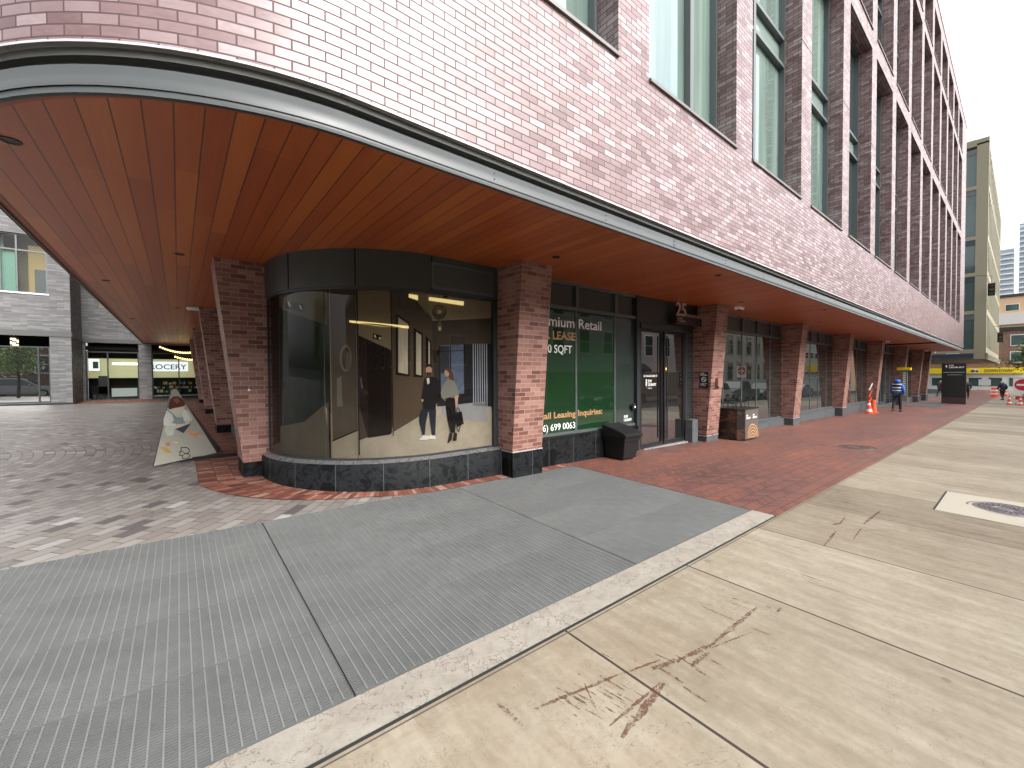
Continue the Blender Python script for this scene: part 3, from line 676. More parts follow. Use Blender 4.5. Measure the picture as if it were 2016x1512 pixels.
# ---- upper windows
def upper(a, b, z0, z1, idx, fl):
    y0 = BF + RD
    fr = MB(); d0, d1 = y0, y0 + .15; fw = .055
    fr.box(a + .003, a + fw, d0, d1, z0 + .003, z1 - .003); fr.box(b - fw, b - .003, d0, d1, z0 + .003, z1 - .003)
    fr.box(a + fw, b - fw, d0, d1, z0 + .003, z0 + fw); fr.box(a + fw, b - fw, d0, d1, z1 - fw, z1 - .003)
    xm = a + (b - a) * (.66 if idx < 2 else .36)
    fr.box(xm - .05, xm + .05, d0, d1, z0 + fw, z1 - fw)
    hz = []
    if fl == 0: hz = [8.06, 8.62] if idx >= 2 else []
    elif fl == 1: hz = [z0 + 2.2, z0 + 2.75]
    for z in hz: fr.box(a + fw, xm - .0505, d0 + .005, d1, z - .035, z + .035); fr.box(xm + .0505, b - fw, d0 + .005, d1, z - .035, z + .035)
    if idx % 3 == 2 and fl == 0: fr.box(a + fw, xm - .0505, d0 + .01, d1, 6.04, 6.1)
    f = part(fr, 'window', M['frame_l'])
    s = MB(); s.prism([(y0 + .02, z0), (y0 + .02, z0 + .012), (BF - .03, z0 + .004), (BF - .03, z0 - .035), (BF - .002, z0 - .035)], 'x', a + .002, b - .002); part(s, 'sill', M['sill'], f)
    zz = [z0 + fw] + hz + [z1 - fw]
    gy = y0 + .105
    rnx = random.Random(idx * 7 + fl); panes = {}
    for k in range(len(zz) - 1):
        for (xa, xb) in ((a + fw, xm - .05), (xm + .05, b - fw)):
            key = 'spandrel' if (len(hz) == 2 and k == 1) else ('glass_updark' if (rnx.random() < .3 and idx > 1) or idx > 4 else 'glass_up')
            p_ = panes.setdefault(key, MB()); p_.face([(xa, gy, zz[k]), (xb, gy, zz[k]), (xb, gy, zz[k + 1]), (xa, gy, zz[k + 1])])
    for key, p_ in panes.items(): part(p_, 'spandrel_panel' if key == 'spandrel' else 'pane', M[key], f)
for i, (a, b) in enumerate(bays):
    for fl, (z0, z1) in enumerate(floors): upper(a, b, z0, z1, i, fl)

# ---- street-front shopfronts
GY = 5.25
def shopfront(x0, x1, mull, zbot, zg, tb, film=None, name='shop_window', plinth='granite_g'):
    fr = MB(); fr.box(x0, x1, GY - .05, GY + .06, 2.79, 2.85); fr.box(x0, x1, GY - .05, GY + .06, 3.24, ZSOF - .001); fr.box(x0, x1, GY - .035, GY + .06, zbot, zbot + .05)
    for k, x in enumerate(mull):
        fr.box(x - .022, x + .022, GY - .012, GY + .06, zbot + .05, 2.79); fr.box(x - .04, x + .04, GY - .05, GY + .06, 2.85, 3.24)
    f = part(fr, name, M['frame_l'])
    xs = [x0] + list(mull) + [x1]
    lv = MB()
    for a, b in zip(xs[:-1], xs[1:]): lv.face([(a + .05, GY + .005, 2.86), (b - .05, GY + .005, 2.86), (b - .05, GY + .005, 3.23), (a + .05, GY + .005, 3.23)])
    part(lv, 'transom_panel', M['panel'], f)
    for k, (a, b) in enumerate(zip(xs[:-1], xs[1:])):
        p_ = MB(); p_.face([(a, GY, zbot + .05), (b, GY, zbot + .05), (b, GY, 2.79), (a, GY, 2.79)])
        part(p_, 'pane', M[film[k]] if film else M['glass_shop'], f)
    pl = MB(); pl.box(x0, x1, 5.14, GY + .1, min(gz(x0, 5), gz(x1, 5)) - .15, zbot - .03); pl.box(x0, x1, 5.125, GY - .036, zbot - .03, zbot - .004)
    part(pl, 'plinth', M[plinth])
    return f
f1 = shopfront(4.56, 7.60, [5.77, 6.93], .52, .04, 0, ['greenfilm', 'greenfilm', 'greyfilm'], plinth='granite')
shopfront(10.69, 16.15, [11.75, 12.97, 14.05, 15.13], .10, 0, 0)
shopfront(16.77, 22.2, [17.9, 19.2, 20.2, 21.3], .14, 0, 0)
shopfront(22.82, 28.5, [24.0, 25.2, 26.3, 27.4], .10, 0, 0)
shopfront(29.12, 35.8, [30.6, 31.9, 33.2, 34.5], -.30, 0, 0, ['glass_updark'] * 5)
shopfront(36.42, 42.3, [37.9, 39.4, 40.9], -.2, 0, 0, ['glass_shop'] * 4)
shopfront(42.92, 46.3, [44.0], -.2, 0, 0)
M['txt_white'] = plain('white_vinyl', (.80, .81, .80), .5, var=.03); M['txt_gold'] = plain('tan_vinyl', (.36, .20, .085), .5, var=.05)
M['txt_dim'] = plain('bronze_letters', (.42, .30, .25), .4, var=.05)
XR = (1, 0, 0)
hang(text('lettering', 'Premium Retail', .255, (4.63, GY - .004, 2.475), XR, M['txt_white'], width=1.86, weight=.002), f1)
hang(text('lettering', 'FOR LEASE', .20, (4.66, GY - .004, 2.245), XR, M['txt_gold'], width=1.08, weight=.006), f1)
hang(text('lettering', '0 SQFT', .205, (5.04, GY - .004, 2.00), XR, M['txt_white'], width=.615, weight=.001), f1)
hang(text('lettering', 'Retail Leasing Inquiries:', .155, (4.67, GY - .004, .835), XR, M['txt_gold'], width=1.85, weight=.004), f1)
hang(text('lettering', '(416) 699 0063', .17, (4.68, GY - .004, .615), XR, M['txt_white'], width=1.05), f1)
hang(text('lettering', 'ELM', .075, (7.24, GY - .004, .70), XR, M['txt_white'], weight=.001), f1)
hang(text('lettering', 'LEDBURY', .075, (7.24, GY - .004, .625), XR, M['txt_white'], width=.27, weight=.001), f1)
# card reader
mb = MB(); mb.box(7.44, 7.56, 5.17, 5.199, .86, .99); cr = part(mb, 'card_reader', M['black'], bevel=.006)
mb = MB(); mb.box(7.50, 7.54, 5.165, 5.1695, .90, .94); part(mb, 'reader_mark', M['white'], cr)

# ---- entrance doors
mb = MB()
mb.box(7.60, 7.70, 5.17, 5.33, -.15, 3.29); mb.box(7.70, 10.07, 5.18, 5.33, 2.72, 3.288); mb.box(9.62, 9.70, 5.18, 5.33, -.15, 2.72)
mb.box(7.70, 9.62, 5.14, 5.30, 2.60, 2.71); ent = part(mb, 'entrance', M['frame'])
mb = MB(); mb.box(7.68, 9.66, 5.10, 5.35, -.17, gz(8.6, 5.1) + .012); part(mb, 'threshold', M['flash'], ent)
for k, (a, b) in enumerate(((7.70, 8.64), (8.665, 9.62))):
    mb = MB(); zb_, zt_ = gz(8.6, 5.2) + .02, 2.60
    mb.box(a + .01, a + .09, 5.19, 5.24, zb_, zt_ - .005); mb.box(b - .09, b - .01, 5.19, 5.24, zb_, zt_ - .005)
    mb.box(a + .09, b - .09, 5.19, 5.24, zt_ - .06, zt_ - .005); mb.box(a + .09, b - .09, 5.19, 5.24, zb_, zb_ + .09)
    d = part(mb, 'door', M['black'])
    p_ = MB(); p_.face([(a + .09, 5.215, zb_ + .09), (b - .09, 5.215, zb_ + .09), (b - .09, 5.215, zt_ - .06), (a + .09, 5.215, zt_ - .06)]); part(p_, 'pane', M['glass_door'], d)
    hx = b - .045 if k == 0 else a + .045
    hh = MB(); hh.tube((hx, 5.13, zb_ + .15), (hx, 5.13, zt_ - .12), .016, n=10); hh.tube((hx, 5.13, zb_ + .3), (hx, 5.195, zb_ + .3), .01, n=8); hh.tube((hx, 5.13, zt_ - .3), (hx, 5.195, zt_ - .3), .01, n=8)
    part(hh, 'handle', M['black'], d)
    if k == 0:
        hang(text('lettering', '25 DALHOUSIE ST', .062, (7.90, 5.212, 1.55), XR, M['txt_white'], width=.54, weight=.001), d)
        hang(text('lettering', 'ELM', .085, (8.06, 5.212, 1.43), XR, M['txt_white'], weight=.002), d)
        hang(text('lettering', 'LEDBURY', .085, (8.06, 5.212, 1.35), XR, M['txt_white'], width=.33, weight=.002), d)
        hang(text('lettering', 'TORONTO', .03, (8.06, 5.212, 1.29), XR, M['txt_white'], width=.17), d)
        lf = MB()
        for zz_, ww in ((1.47, .028), (1.42, .034), (1.37, .028)):
            lf.face([(8.005, 5.212, zz_ + .04), (8.005 - ww, 5.212, zz_ + .005), (8.005, 5.212, zz_ - .03), (8.005 + ww, 5.212, zz_ + .005)])
        lf.box(8.003, 8.007, 5.2115, 5.2125, 1.31, 1.36); part(lf, 'leaf_mark', M['txt_white'], d)
mb = MB(); mb.face([(9.70, 5.22, .5), (10.07, 5.22, .5), (10.07, 5.22, 2.72), (9.70, 5.22, 2.72)]); part(mb, 'sidelight', M['glass_updark'], ent)
mb = MB(); mb.box(9.60, 9.86, 4.99, 5.17, gz(9.7, 5) - .1, .50); part(mb, 'stone_block', M['granite_g'])
mb = MB(); mb.box(9.86, 10.068, 5.14, 5.21, gz(9.7, 5) - .1, .50); part(mb, 'plinth', M['granite_g'])

# ---- curved corner shopfront (drum)
def arcpts(r, n=26, xr=3.94, y_end=7.35):
    L = [(DC[0] - r, y_end), (DC[0] - r, DC[1])] if y_end > DC[1] else []
    for i in range((1 if L else 0), n + 1):
        a = math.pi + math.pi / 2 * i / n; L.append((DC[0] + r * math.cos(a), DC[1] + r * math.sin(a)))
    L.append((xr, DC[1] - r)); s = 0; out = []
    for k, p_ in enumerate(L):
        if k: s += math.hypot(p_[0] - L[k - 1][0], p_[1] - L[k - 1][1])
        out.append((p_[0], p_[1], s))
    return out
def band(mb, r0, r1, z0, z1, mi=0, xr=3.94):
    A, B = arcpts(r0, xr=xr), arcpts(r1, xr=xr)
    for i in range(len(A) - 1):
        a, b, c_, d = A[i], A[i + 1], B[i + 1], B[i]
        e = 0 if abs(z1 - z0) > 1e-3 else abs(r1 - r0)
        mb.face([(a[0], a[1], z0), (b[0], b[1], z0), (c_[0], c_[1], z1), (d[0], d[1], z1)], uv=[(a[2], z0), (b[2], z0), (b[2], z1 + e), (a[2], z1 + e)], mi=mi, sm=True)
mb = MB(); band(mb, 1.95, 1.95, -.15, .425); band(mb, 1.95, 1.935, .425, .44); part(mb, 'corner_plinth', M['granite'], weld=True)
mb = MB(); band(mb, 1.935, 1.85, .44, .475); part(mb, 'corner_sill', M['sillstone'])
cw = MB(); band(cw, 1.85, 1.85, .475, .50); band(cw, 1.85, 1.82, .50, .5001); band(cw, 1.86, 1.86, 2.76, 2.80); band(cw, 1.82, 1.86, 2.7599, 2.76)
for (x, y, s) in (arcpts(1.84)[17], arcpts(1.84)[13]):
    cw.box(x - .003, x + .003, y - .003, y + .003, .49, 2.77)
cw.box(3.86, 3.94, DC[1] - 1.86, DC[1] - 1.78, .49, ZSOF); cw.box(1.045, 1.075, 7.14, 7.17, .49, ZSOF)
cornerw = part(cw, 'curved_window', M['frame'])
mb = MB(); band(mb, 1.84, 1.84, .50, 2.76); part(mb, 'curved_pane', M['glass_drum'], cornerw, weld=True)
# metal fascia above the curved window with joints and a louvre
mb = MB(); band(mb, 1.875, 1.875, 2.80, ZSOF); band(mb, 1.86, 1.875, 2.80, 2.8001); hd = part(mb, 'metal_header', M['panel'], weld=True)
jt = MB()
for (x, y, s) in (arcpts(1.876)[8], arcpts(1.876)[17], arcpts(1.876)[26]): jt.box(x - .006, x + .006, y - .006, y + .006, 2.80, ZSOF - .002)
part(jt, 'header_joint', M['dark'], hd)
lv = MB()
yl = DC[1] - 1.876
lv.box(2.78, 3.84, yl - .012, yl + .01, 3.17, 3.20); lv.box(2.78, 3.84, yl - .012, yl + .01, 2.83, 2.86); lv.box(2.78, 2.81, yl - .012, yl + .01, 2.86, 3.17); lv.box(3.81, 3.84, yl - .012, yl + .01, 2.86, 3.17)
for k in range(12): lv.box(2.81, 3.81, yl - .010, yl - .002, 2.866 + k * .0255, 2.878 + k * .0255)
part(lv, 'louvre', M['frame_l'], hd)

# the printed picture just behind the curved glass (a lobby scene on film)
RF = 1.80
def film_hit(u, v):
    d = ray(u, v); yy_ = DC[1] - RF; t_ = yy_ / d.y; p_ = CAM + d * t_
    if p_.x >= DC[0]: s = p_.x - DC[0]; return s, p_.z
    ox, oy = CAM.x - DC[0], CAM.y - DC[1]; a = d.x ** 2 + d.y ** 2; b_ = 2 * (ox * d.x + oy * d.y); c_ = ox * ox + oy * oy - RF * RF
    D = max(0, b_ * b_ - 4 * a * c_); t_ = (-b_ - math.sqrt(D)) / (2 * a); p_ = CAM + d * t_
    ang = math.atan2(p_.y - DC[1], p_.x - DC[0]);
    if ang > 0: ang -= 2 * math.pi
    return (ang + math.pi / 2) * RF, p_.z
def film_xyz(s, z, lay):
    r = RF + lay * .0015
    if s >= 0: return (DC[0] + s, DC[1] - r, z)
    a = -math.pi / 2 + s / RF; return (DC[0] + r * math.cos(a), DC[1] + r * math.sin(a), z)
PICM = []; PIC = {}
def picmat(rgb, var=.10, scale=5.0, streak=False):
    key = (rgb, streak)
    if key not in PIC:
        c = tuple(min(1, x * .82) for x in srgb(*rgb))
        PIC[key] = len(PICM)
        t = NT('print_%d_%d_%d' % rgb); o = t.obj()
        n_ = t.noise(t.mapping(o, (9, 9, .6)) if streak else o, scale, 4, .65)
        PICM.append(t.end(t.pbsdf(t.mix(n_, tuple(x * (1 - var * 2) for x in c), tuple(min(1, x * (1 + var * 2)) for x in c)), .8, 0, .1)))
    return PIC[key]
pic = MB()
def draw(pts, rgb, lay, raw=False, var=.10, streak=False, scale=5.0):
    P = [film_hit(*p) for p in pts] if not raw else pts
    bm = bmesh.new(); V = [bm.verts.new((s, z, 0)) for s, z in P]
    for tri in tessellate_polygon([[Vector((s, z, 0)) for s, z in P]]):
        try: bm.faces.new([V[i] for i in tri])
        except ValueError: pass
    s0, s1 = min(p[0] for p in P), max(p[0] for p in P); k = math.ceil(s0 / .08)
    while k * .08 < s1:
        if k * .08 < .09: bmesh.ops.bisect_plane(bm, geom=bm.verts[:] + bm.edges[:] + bm.faces[:], plane_co=(k * .08, 0, 0), plane_no=(1, 0, 0), dist=1e-6)
        k += 1
    mi = picmat(rgb, var, scale, streak)
    for f in bm.faces:
        q = [film_xyz(v_.co.x, v_.co.y, lay) for v_ in f.verts]
        pic.face(q, mi=mi)
    bm.free()
def line(p, q, w_, rgb, lay):
    dx, dy = q[0] - p[0], q[1] - p[1]; L = math.hypot(dx, dy); nx, ny = -dy / L * w_ / 2, dx / L * w_ / 2
    draw([(p[0] + nx, p[1] + ny), (q[0] + nx, q[1] + ny), (q[0] - nx, q[1] - ny), (p[0] - nx, p[1] - ny)], rgb, lay)
def ell(cx_, cy_, rx, ry, rgb, lay, n=18, **k): draw([(cx_ + rx * math.cos(2 * math.pi * i / n), cy_ + ry * math.sin(2 * math.pi * i / n)) for i in range(n)], rgb, lay, **k)
SL = -RF * math.pi / 2
draw([(SL, .50), (1.0, .50), (1.0, 2.76), (SL, 2.76)], (74, 62, 52), 0, raw=True, streak=True)
# floor, ceilings, walls (pixel positions measured on the curved surface in the photograph)
draw([(652, 905), (640, 800), (705, 868), (790, 835), (830, 800), (875, 790), (965, 785), (976, 870), (976, 882), (900, 893), (780, 905)], (158, 148, 132), 1, var=.17, scale=4.0)
draw([(530, 905), (528, 700), (540, 660), (646, 790), (652, 912), (560, 909)], (88, 80, 66), 1)
draw([(549, 572), (646, 563), (644, 640), (556, 610)], (98, 86, 62), 2)
draw([(528, 586), (549, 578), (552, 870), (530, 880)], (26, 14, 12), 2)
draw([(551, 606), (646, 640), (648, 790), (600, 830), (552, 840)], (20, 28, 18), 2)
draw([(563, 592), (598, 599), (598, 615), (563, 607)], (48, 42, 34), 3)
draw([(566, 594), (570, 594), (574, 604), (570, 603)], (215, 210, 195), 4); draw([(589, 600), (593, 602), (596, 612), (592, 608)], (215, 210, 195), 4)
line((706 - 60, 562), (651, 912), 3.5, (30, 18, 14), 5); line((649, 562), (655, 912), 2, (150, 130, 105), 5)
draw([(651, 563), (702, 560), (706, 890), (655, 868)], (84, 74, 62), 2, streak=True)
draw([(652, 868), (706, 845), (707, 895), (655, 906)], (150, 140, 122), 4); line((653, 869), (706, 846), 2.5, (25, 16, 12), 5)
ell(681, 705, 12, 27, (122, 112, 98), 5); ell(682, 706, 8.5, 22, (70, 62, 54), 6); ell(686, 712, 5, 20, (100, 92, 82), 7)
draw([(664, 745), (673, 740), (675, 800), (664, 800)], (110, 105, 96), 5)
# elevator wall
draw([(704, 563), (768, 564), (770, 690), (706, 660)], (128, 112, 86), 2, scale=1.0, var=.16)
draw([(706, 660), (770, 690), (772, 852), (724, 862), (708, 800)], (40, 28, 22), 3)
draw([(722, 668), (768, 688), (770, 855), (726, 862)], (24, 16, 13), 4)
draw([(734, 656), (751, 661), (750, 671), (734, 666)], (32, 28, 22), 4); draw([(736, 660), (739, 659), (741, 665), (738, 665)], (215, 210, 200), 5); draw([(746, 664), (750, 664), (749, 669), (747, 669)], (215, 210, 200), 5)
line((769, 563), (774, 858), 1.8, (30, 22, 18), 5); line((702, 560), (708, 896), 2.2, (40, 30, 24), 5)
# long wall with three framed pictures
draw([(770, 564), (800, 568), (850, 625), (856, 800), (775, 850), (770, 700)], (82, 68, 54), 2, streak=True)
draw([(800, 567), (978, 588), (976, 700), (848, 632)], (146, 132, 106), 2, var=.06)
draw([(850, 632), (977, 626), (976, 690), (850, 700)], (70, 60, 50), 3)
draw([(850, 690), (976, 680), (976, 790), (860, 800)], (52, 44, 40), 3)
for (x0, y0, x1, y1, yb0, yb1) in ((779, 617, 806, 635, 738, 741), (814, 645, 832, 657, 742, 743), (838, 662, 849, 672, 730, 728)):
    draw([(x0, y0), (x1, y1), (x1, yb1), (x0, yb0)], (22, 17, 15), 4)
    draw([(x0 + 5, y0 + 8), (x1 - 3, y1 + 3), (x1 - 3, yb1 - 4), (x0 + 5, yb0 - 5)], (178, 168, 146), 5, streak=True, var=.25)
line((800, 570), (848, 632), 1.5, (60, 50, 42), 6)
# window and slatted screen at the end of the lobby
draw([(864, 680), (978, 676), (978, 800), (864, 800)], (34, 30, 32), 4)
draw([(866, 680), (912, 678), (913, 775), (868, 775)], (88, 98, 118), 5, var=.3, scale=14); draw([(866, 682), (884, 681), (884, 735), (866, 735)], (50, 54, 56), 6, var=.4, scale=30)
line((886, 680), (887, 775), 2.2, (28, 26, 28), 7); line((865, 692), (912, 690), 1.6, (28, 26, 28), 7)
for k in range(7): line((931 + k * 4.4, 677), (932 + k * 4.4, 800), 1.7, (150, 158, 172), 5)
draw([(868, 800), (955, 790), (960, 830), (872, 820)], (140, 140, 142), 5)
# pendant lamps
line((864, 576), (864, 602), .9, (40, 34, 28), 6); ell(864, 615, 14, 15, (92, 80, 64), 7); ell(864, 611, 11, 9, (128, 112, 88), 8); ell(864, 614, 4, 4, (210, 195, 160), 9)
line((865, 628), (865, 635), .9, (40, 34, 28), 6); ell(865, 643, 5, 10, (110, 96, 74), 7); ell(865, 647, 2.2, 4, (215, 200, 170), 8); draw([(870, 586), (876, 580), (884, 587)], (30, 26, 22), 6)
# pale yellow strips laid over the print, given a faint emission
t = NT('glow_strip'); M['strip'] = t.end(t.pbsdf((.8, .65, .3), .6, emit=(1, .8, .36), estr=.20))
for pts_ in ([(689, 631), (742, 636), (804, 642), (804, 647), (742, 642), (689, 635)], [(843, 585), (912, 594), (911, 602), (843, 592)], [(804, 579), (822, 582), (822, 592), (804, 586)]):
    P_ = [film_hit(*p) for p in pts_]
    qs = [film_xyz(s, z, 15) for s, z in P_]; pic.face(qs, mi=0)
# two visitors in the print
def person_print():
    blk, dk, sk = (28, 25, 26), (40, 42, 52), (176, 140, 118)
    draw([(835, 745), (842, 742), (856, 742), (866, 752), (867, 790), (858, 795), (856, 812), (833, 810), (831, 788), (829, 786), (833, 760)], blk, 8)
    draw([(829, 806), (843, 808), (838, 832), (836, 855), (831, 857), (825, 830), (825, 818)], dk, 9); draw([(843, 806), (858, 806), (857, 830), (856, 857), (850, 857), (846, 832)], dk, 9)
    draw([(824, 866), (832, 857), (844, 858), (842, 866)], (205, 200, 192), 9); draw([(842, 864), (846, 856), (856, 858), (857, 864)], (205, 200, 192), 9)
    ell(843.5, 728, 6, 9.5, sk, 9); draw([(837, 727), (838, 718), (844, 716.5), (850, 719), (850, 727), (847, 722), (840, 722)], (34, 26, 22), 10); draw([(839, 733), (848, 733), (846, 739), (841, 739)], (60, 44, 36), 10)
    draw([(839, 745), (844, 744), (845, 754), (841, 757)], (200, 196, 190), 10); ell(831, 788, 2.2, 2.5, sk, 10)
    draw([(871, 760), (880, 745), (890, 745), (900, 765), (903, 780), (898, 786), (884, 782), (876, 790), (868, 782), (867, 772)], (120, 118, 110), 9)
    draw([(876, 784), (893, 782), (896, 800), (897, 826), (895, 852), (886, 852), (880, 826), (877, 806)], (26, 22, 22), 9)
    ell(879, 734, 5, 7.5, sk, 9); draw([(875, 728), (880, 724), (887, 727), (892, 740), (893, 750), (884, 747), (883, 734), (878, 729)], (88, 60, 44), 10)
    draw([(880, 872), (884, 852), (890, 853), (888, 866), (881, 873)], (40, 32, 30), 10); draw([(890, 866), (893, 850), (899, 853), (898, 867), (892, 868)], (40, 32, 30), 10)
    draw([(894, 780), (901, 778), (900, 800), (896, 803)], sk, 10); draw([(893, 812), (908, 810), (912, 834), (899, 841), (895, 830)], (24, 20, 22), 11)
    line((897, 812), (899, 802), 1.2, (24, 20, 22), 11); line((905, 811), (901, 802), 1.2, (24, 20, 22), 11)
    line((897, 840), (902, 850), 1.4, (24, 20, 22), 11); line((905, 838), (902, 850), 1.4, (24, 20, 22), 11)
person_print()
# slot 0 of the print must be the glowing strip: shift indices
pf = MB(); pf.v = pic.v; pf.f = pic.f; pf.uv = pic.uv; pf.smooth = pic.smooth
nface = len(pic.mi)
strip_faces = set(i for i, f in enumerate(pic.f) if len(f) >= 4 and pic.v[f[0]] is not None and any(False for _ in ()))
pf.mi = [m_ + 1 for m_ in pic.mi]
# strips were added with face(..., mi=0) right before the visitors; find them by radius
for i, f in enumerate(pic.f):
    v0 = pic.v[f[0]]
    rr0 = (DC[1] - v0.y) if v0.x >= DC[0] else math.hypot(v0.x - DC[0], v0.y - DC[1])
    if abs(rr0 - (RF + 15 * .0015)) < 1e-4 and len(f) in (4, 6): pf.mi[i] = 0
part(pf, 'printed_film', [M['strip']] + PICM, cornerw)

# ------------------------------------------------------------------ signs on the building
root = empty('address_sign', (9.5, 5.0, 2.86), label='dark box sign reading 25 DALHOUSIE hung beside the glass entrance doors', cat='sign')
def lpart(mb, name, mats, root, **k):
    return attach(mb.build(name, mats, None, **k), root)
def lhang(o, root): return attach(o, root)
M['signbox'] = plain('dark_bronze_sign', (.035, .026, .024), .45, .3)
mb = MB(); mb.box(8.88, 10.06, 5.0, 5.16, 2.765, 2.955); lpart(mb, 'sign_box', M['signbox'], root, bevel=.006)
for x in (9.0, 9.9):
    mb = MB(); mb.box(x, x + .04, 5.06, 5.10, 2.955, 3.289); lpart(mb, 'hanger', M['black'], root)
lhang(text('numerals', '25', .44, (8.90, 5.03, 2.965), XR, M['txt_dim'], width=.44, ext=.012, weight=.004), root)
lhang(text('lettering', 'DALHOUSIE', .10, (9.38, 5.03, 2.968), XR, M['txt_dim'], width=.66, ext=.006), root)
lhang(text('lettering', 'ELM', .06, (9.03, 4.996, 2.88), XR, M['txt_dim']), root); lhang(text('lettering', 'LEDBURY', .06, (9.03, 4.996, 2.82), XR, M['txt_dim'], width=.25), root)
mb = MB(); mb.face([(8.97, 4.997, 2.94), (8.955, 4.997, 2.90), (8.97, 4.997, 2.80), (8.985, 4.997, 2.90)]); lpart(mb, 'leaf_mark', M['txt_dim'], root)

root = empty('no_smoking_sign', (10.06, 4.94, 1.46), label='small black no smoking sign on the side of the brick pier by the entrance', cat='sign')
mb = MB(); mb.box(10.058, 10.069, 4.835, 5.055, 1.27, 1.655); lpart(mb, 'plate', M['black'], root)
YL = (0, -1, 0)
for k, s_t in enumerate(('NO SMOKING', 'OR VAPING WITHIN', '9 METRES OF ENTRANCE')): lhang(text('lettering', s_t, .026, (10.056, 5.04, 1.62 - k * .027), YL, M['txt_white'], width=(.10, .15, .18)[k]), root)
for k, s_t in enumerate(('SMOKE FREE AREA', 'THANK YOU', 'FOR YOUR HELP')): lhang(text('lettering', s_t, .022, (10.056, 5.03, 1.365 - k * .025), YL, M['txt_white'], width=(.16, .10, .13)[k]), root)
mb = MB()
for k in range(28):
    a0, a1 = 2 * math.pi * k / 28, 2 * math.pi * (k + 1) / 28
    mb.face([(10.056, 4.945 + .062 * math.cos(a0), 1.475 + .062 * math.sin(a0)), (10.056, 4.945 + .062 * math.cos(a1), 1.475 + .062 * math.sin(a1)), (10.056, 4.945 + .05 * math.cos(a1), 1.475 + .05 * math.sin(a1)), (10.056, 4.945 + .05 * math.cos(a0), 1.475 + .05 * math.sin(a0))])
mb.face([(10.0555, 4.945 + .04, 1.475 + .032), (10.0555, 4.945 + .032, 1.475 + .04), (10.0555, 4.945 - .04, 1.475 - .032), (10.0555, 4.945 - .032, 1.475 - .04)])
mb.box(10.0545, 10.0555, 4.915, 4.975, 1.468, 1.482); lpart(mb, 'symbol', M['txt_white'], root)
root = empty('wall_box', (10.41, 4.75, 1.4), label='flat brown access box mounted on the front of the brick pier', cat='box')
mb = MB(); mb.box(10.29, 10.53, 4.70, 4.775, 1.295, 1.51); lpart(mb, 'box_body', plain('brown_box', (.25, .13, .10), .5), root, bevel=.006)

# ------------------------------------------------------------------ litter bin with sloping lid
root = empty('trash_bin', (6.6, 4.85, gz(6.6, 4.85)), label='black plastic rubbish bin with a sloping lid beside the entrance doors', cat='bin')
zg = gz(6.6, 4.85)
x0, x1, yb, yf = 6.40, 6.86, 5.11, 4.62
mb = MB()
mb.hexa([(x0 + .03, yf + .05, zg + .02), (x1 - .03, yf + .05, zg + .02), (x1 - .03, yb - .02, zg + .02), (x0 + .03, yb - .02, zg + .02)],
        [(x0, yf, zg + .40), (x1, yf, zg + .40), (x1, yb, zg + .40), (x0, yb, zg + .40)])
lpart(mb, 'bin_body', M['blackpl'], root, bevel=.018)
mb = MB(); mb.prism([(yf - .015, zg + .36), (yf - .015, zg + .44), (yb + .005, zg + .44), (yb + .005, zg + .36)], 'x', x0 - .02, x1 + .02); lpart(mb, 'rim', M['blackpl'], root, bevel=.012)
mb = MB(); mb.prism([(yf - .05, zg + .43), (yf - .055, zg + .485), (yf + .02, zg + .53), (4.86, zg + .60), (yb + .01, zg + .66), (yb + .01, zg + .43)], 'x', x0 - .04, x1 + .05); lpart(mb, 'lid', M['blackpl'], root, bevel=.018)
mb = MB()
for x in (x0 + .08, x1 - .08):
    for y in (yf + .12, yb - .1): mb.tube((x, y, zg), (x, y, zg + .03), .025, n=10)
lpart(mb, 'foot', M['blackpl'], root)

# ------------------------------------------------------------------ decorated waste unit
root = empty('waste_unit', (11.3, 4.7, gz(11.3, 4.7)), label='dark laminated waste cabinet with tree ring graphic and railing on top', cat='cabinet')
zg = gz(11.3, 4.55); zt = .73
M['darkwood'] = (lambda t: t.end(t.pbsdf(t.mix(t.math('MULTIPLY', t.math('GREATER_THAN', t.noise(t.mapping(t.obj(), (2, 2, 3)), 1.5, 2, .5, dist=2.0), .56), .6), (.018, .014, .013), (.10, .045, .02)), .25, 0, .5)))(NT('dark_walnut_laminate'))
M['boardgrey'] = (lambda t: t.end(t.pbsdf(t.mix(t.noise(t.mapping(t.obj(), (30, 30, .8)), 1, 3), (.06, .05, .045), (.12, .10, .09)), .4)))(NT('dark_board_laminate'))
poly = [(10.92, 5.08), (10.92, 4.52), (11.04, 4.38), (11.86, 4.38), (11.90, 4.45), (11.90, 5.08)]
mb = MB(); mb.prism(poly, 'z', zg + .03, zt - .03); lpart(mb, 'cabinet_body', M['darkwood'], root)
mb = MB(); mb.prism([(a + (-.012 if a < 11.4 else .012), b + (-.012 if b < 4.8 else .005)) for a, b in poly], 'z', zt - .03, zt); lpart(mb, 'top_plate', M['black'], root)
mb = MB(); mb.box(11.05, 11.85, 4.374, 4.3795, zg + .04, zt - .035); fp = lpart(mb, 'front_panel', M['boardgrey'], root)
mb = MB(); M['ring_l'] = plain('tan_ring', (.42, .25, .13), .4); M['ring_d'] = plain('dark_ring', (.05, .025, .015), .4)
for k in range(9):
    r_ = .36 - k * .038; mi = k % 2; pts = []
    for i in range(25):
        a = math.pi * i / 24; rr_ = r_ * (1 + .06 * math.sin(a * 3 + 1)); pts.append((11.52 + rr_ * 1.0 * math.cos(a) * .9, 4.3735 - k * .0004, zg + .045 + max(0, rr_ * 1.0 * math.sin(a) * 1.02)))
    poly_flat(mb, pts, mi)
lpart(mb, 'ring_graphic', [M['ring_l'], M['ring_d']], root)
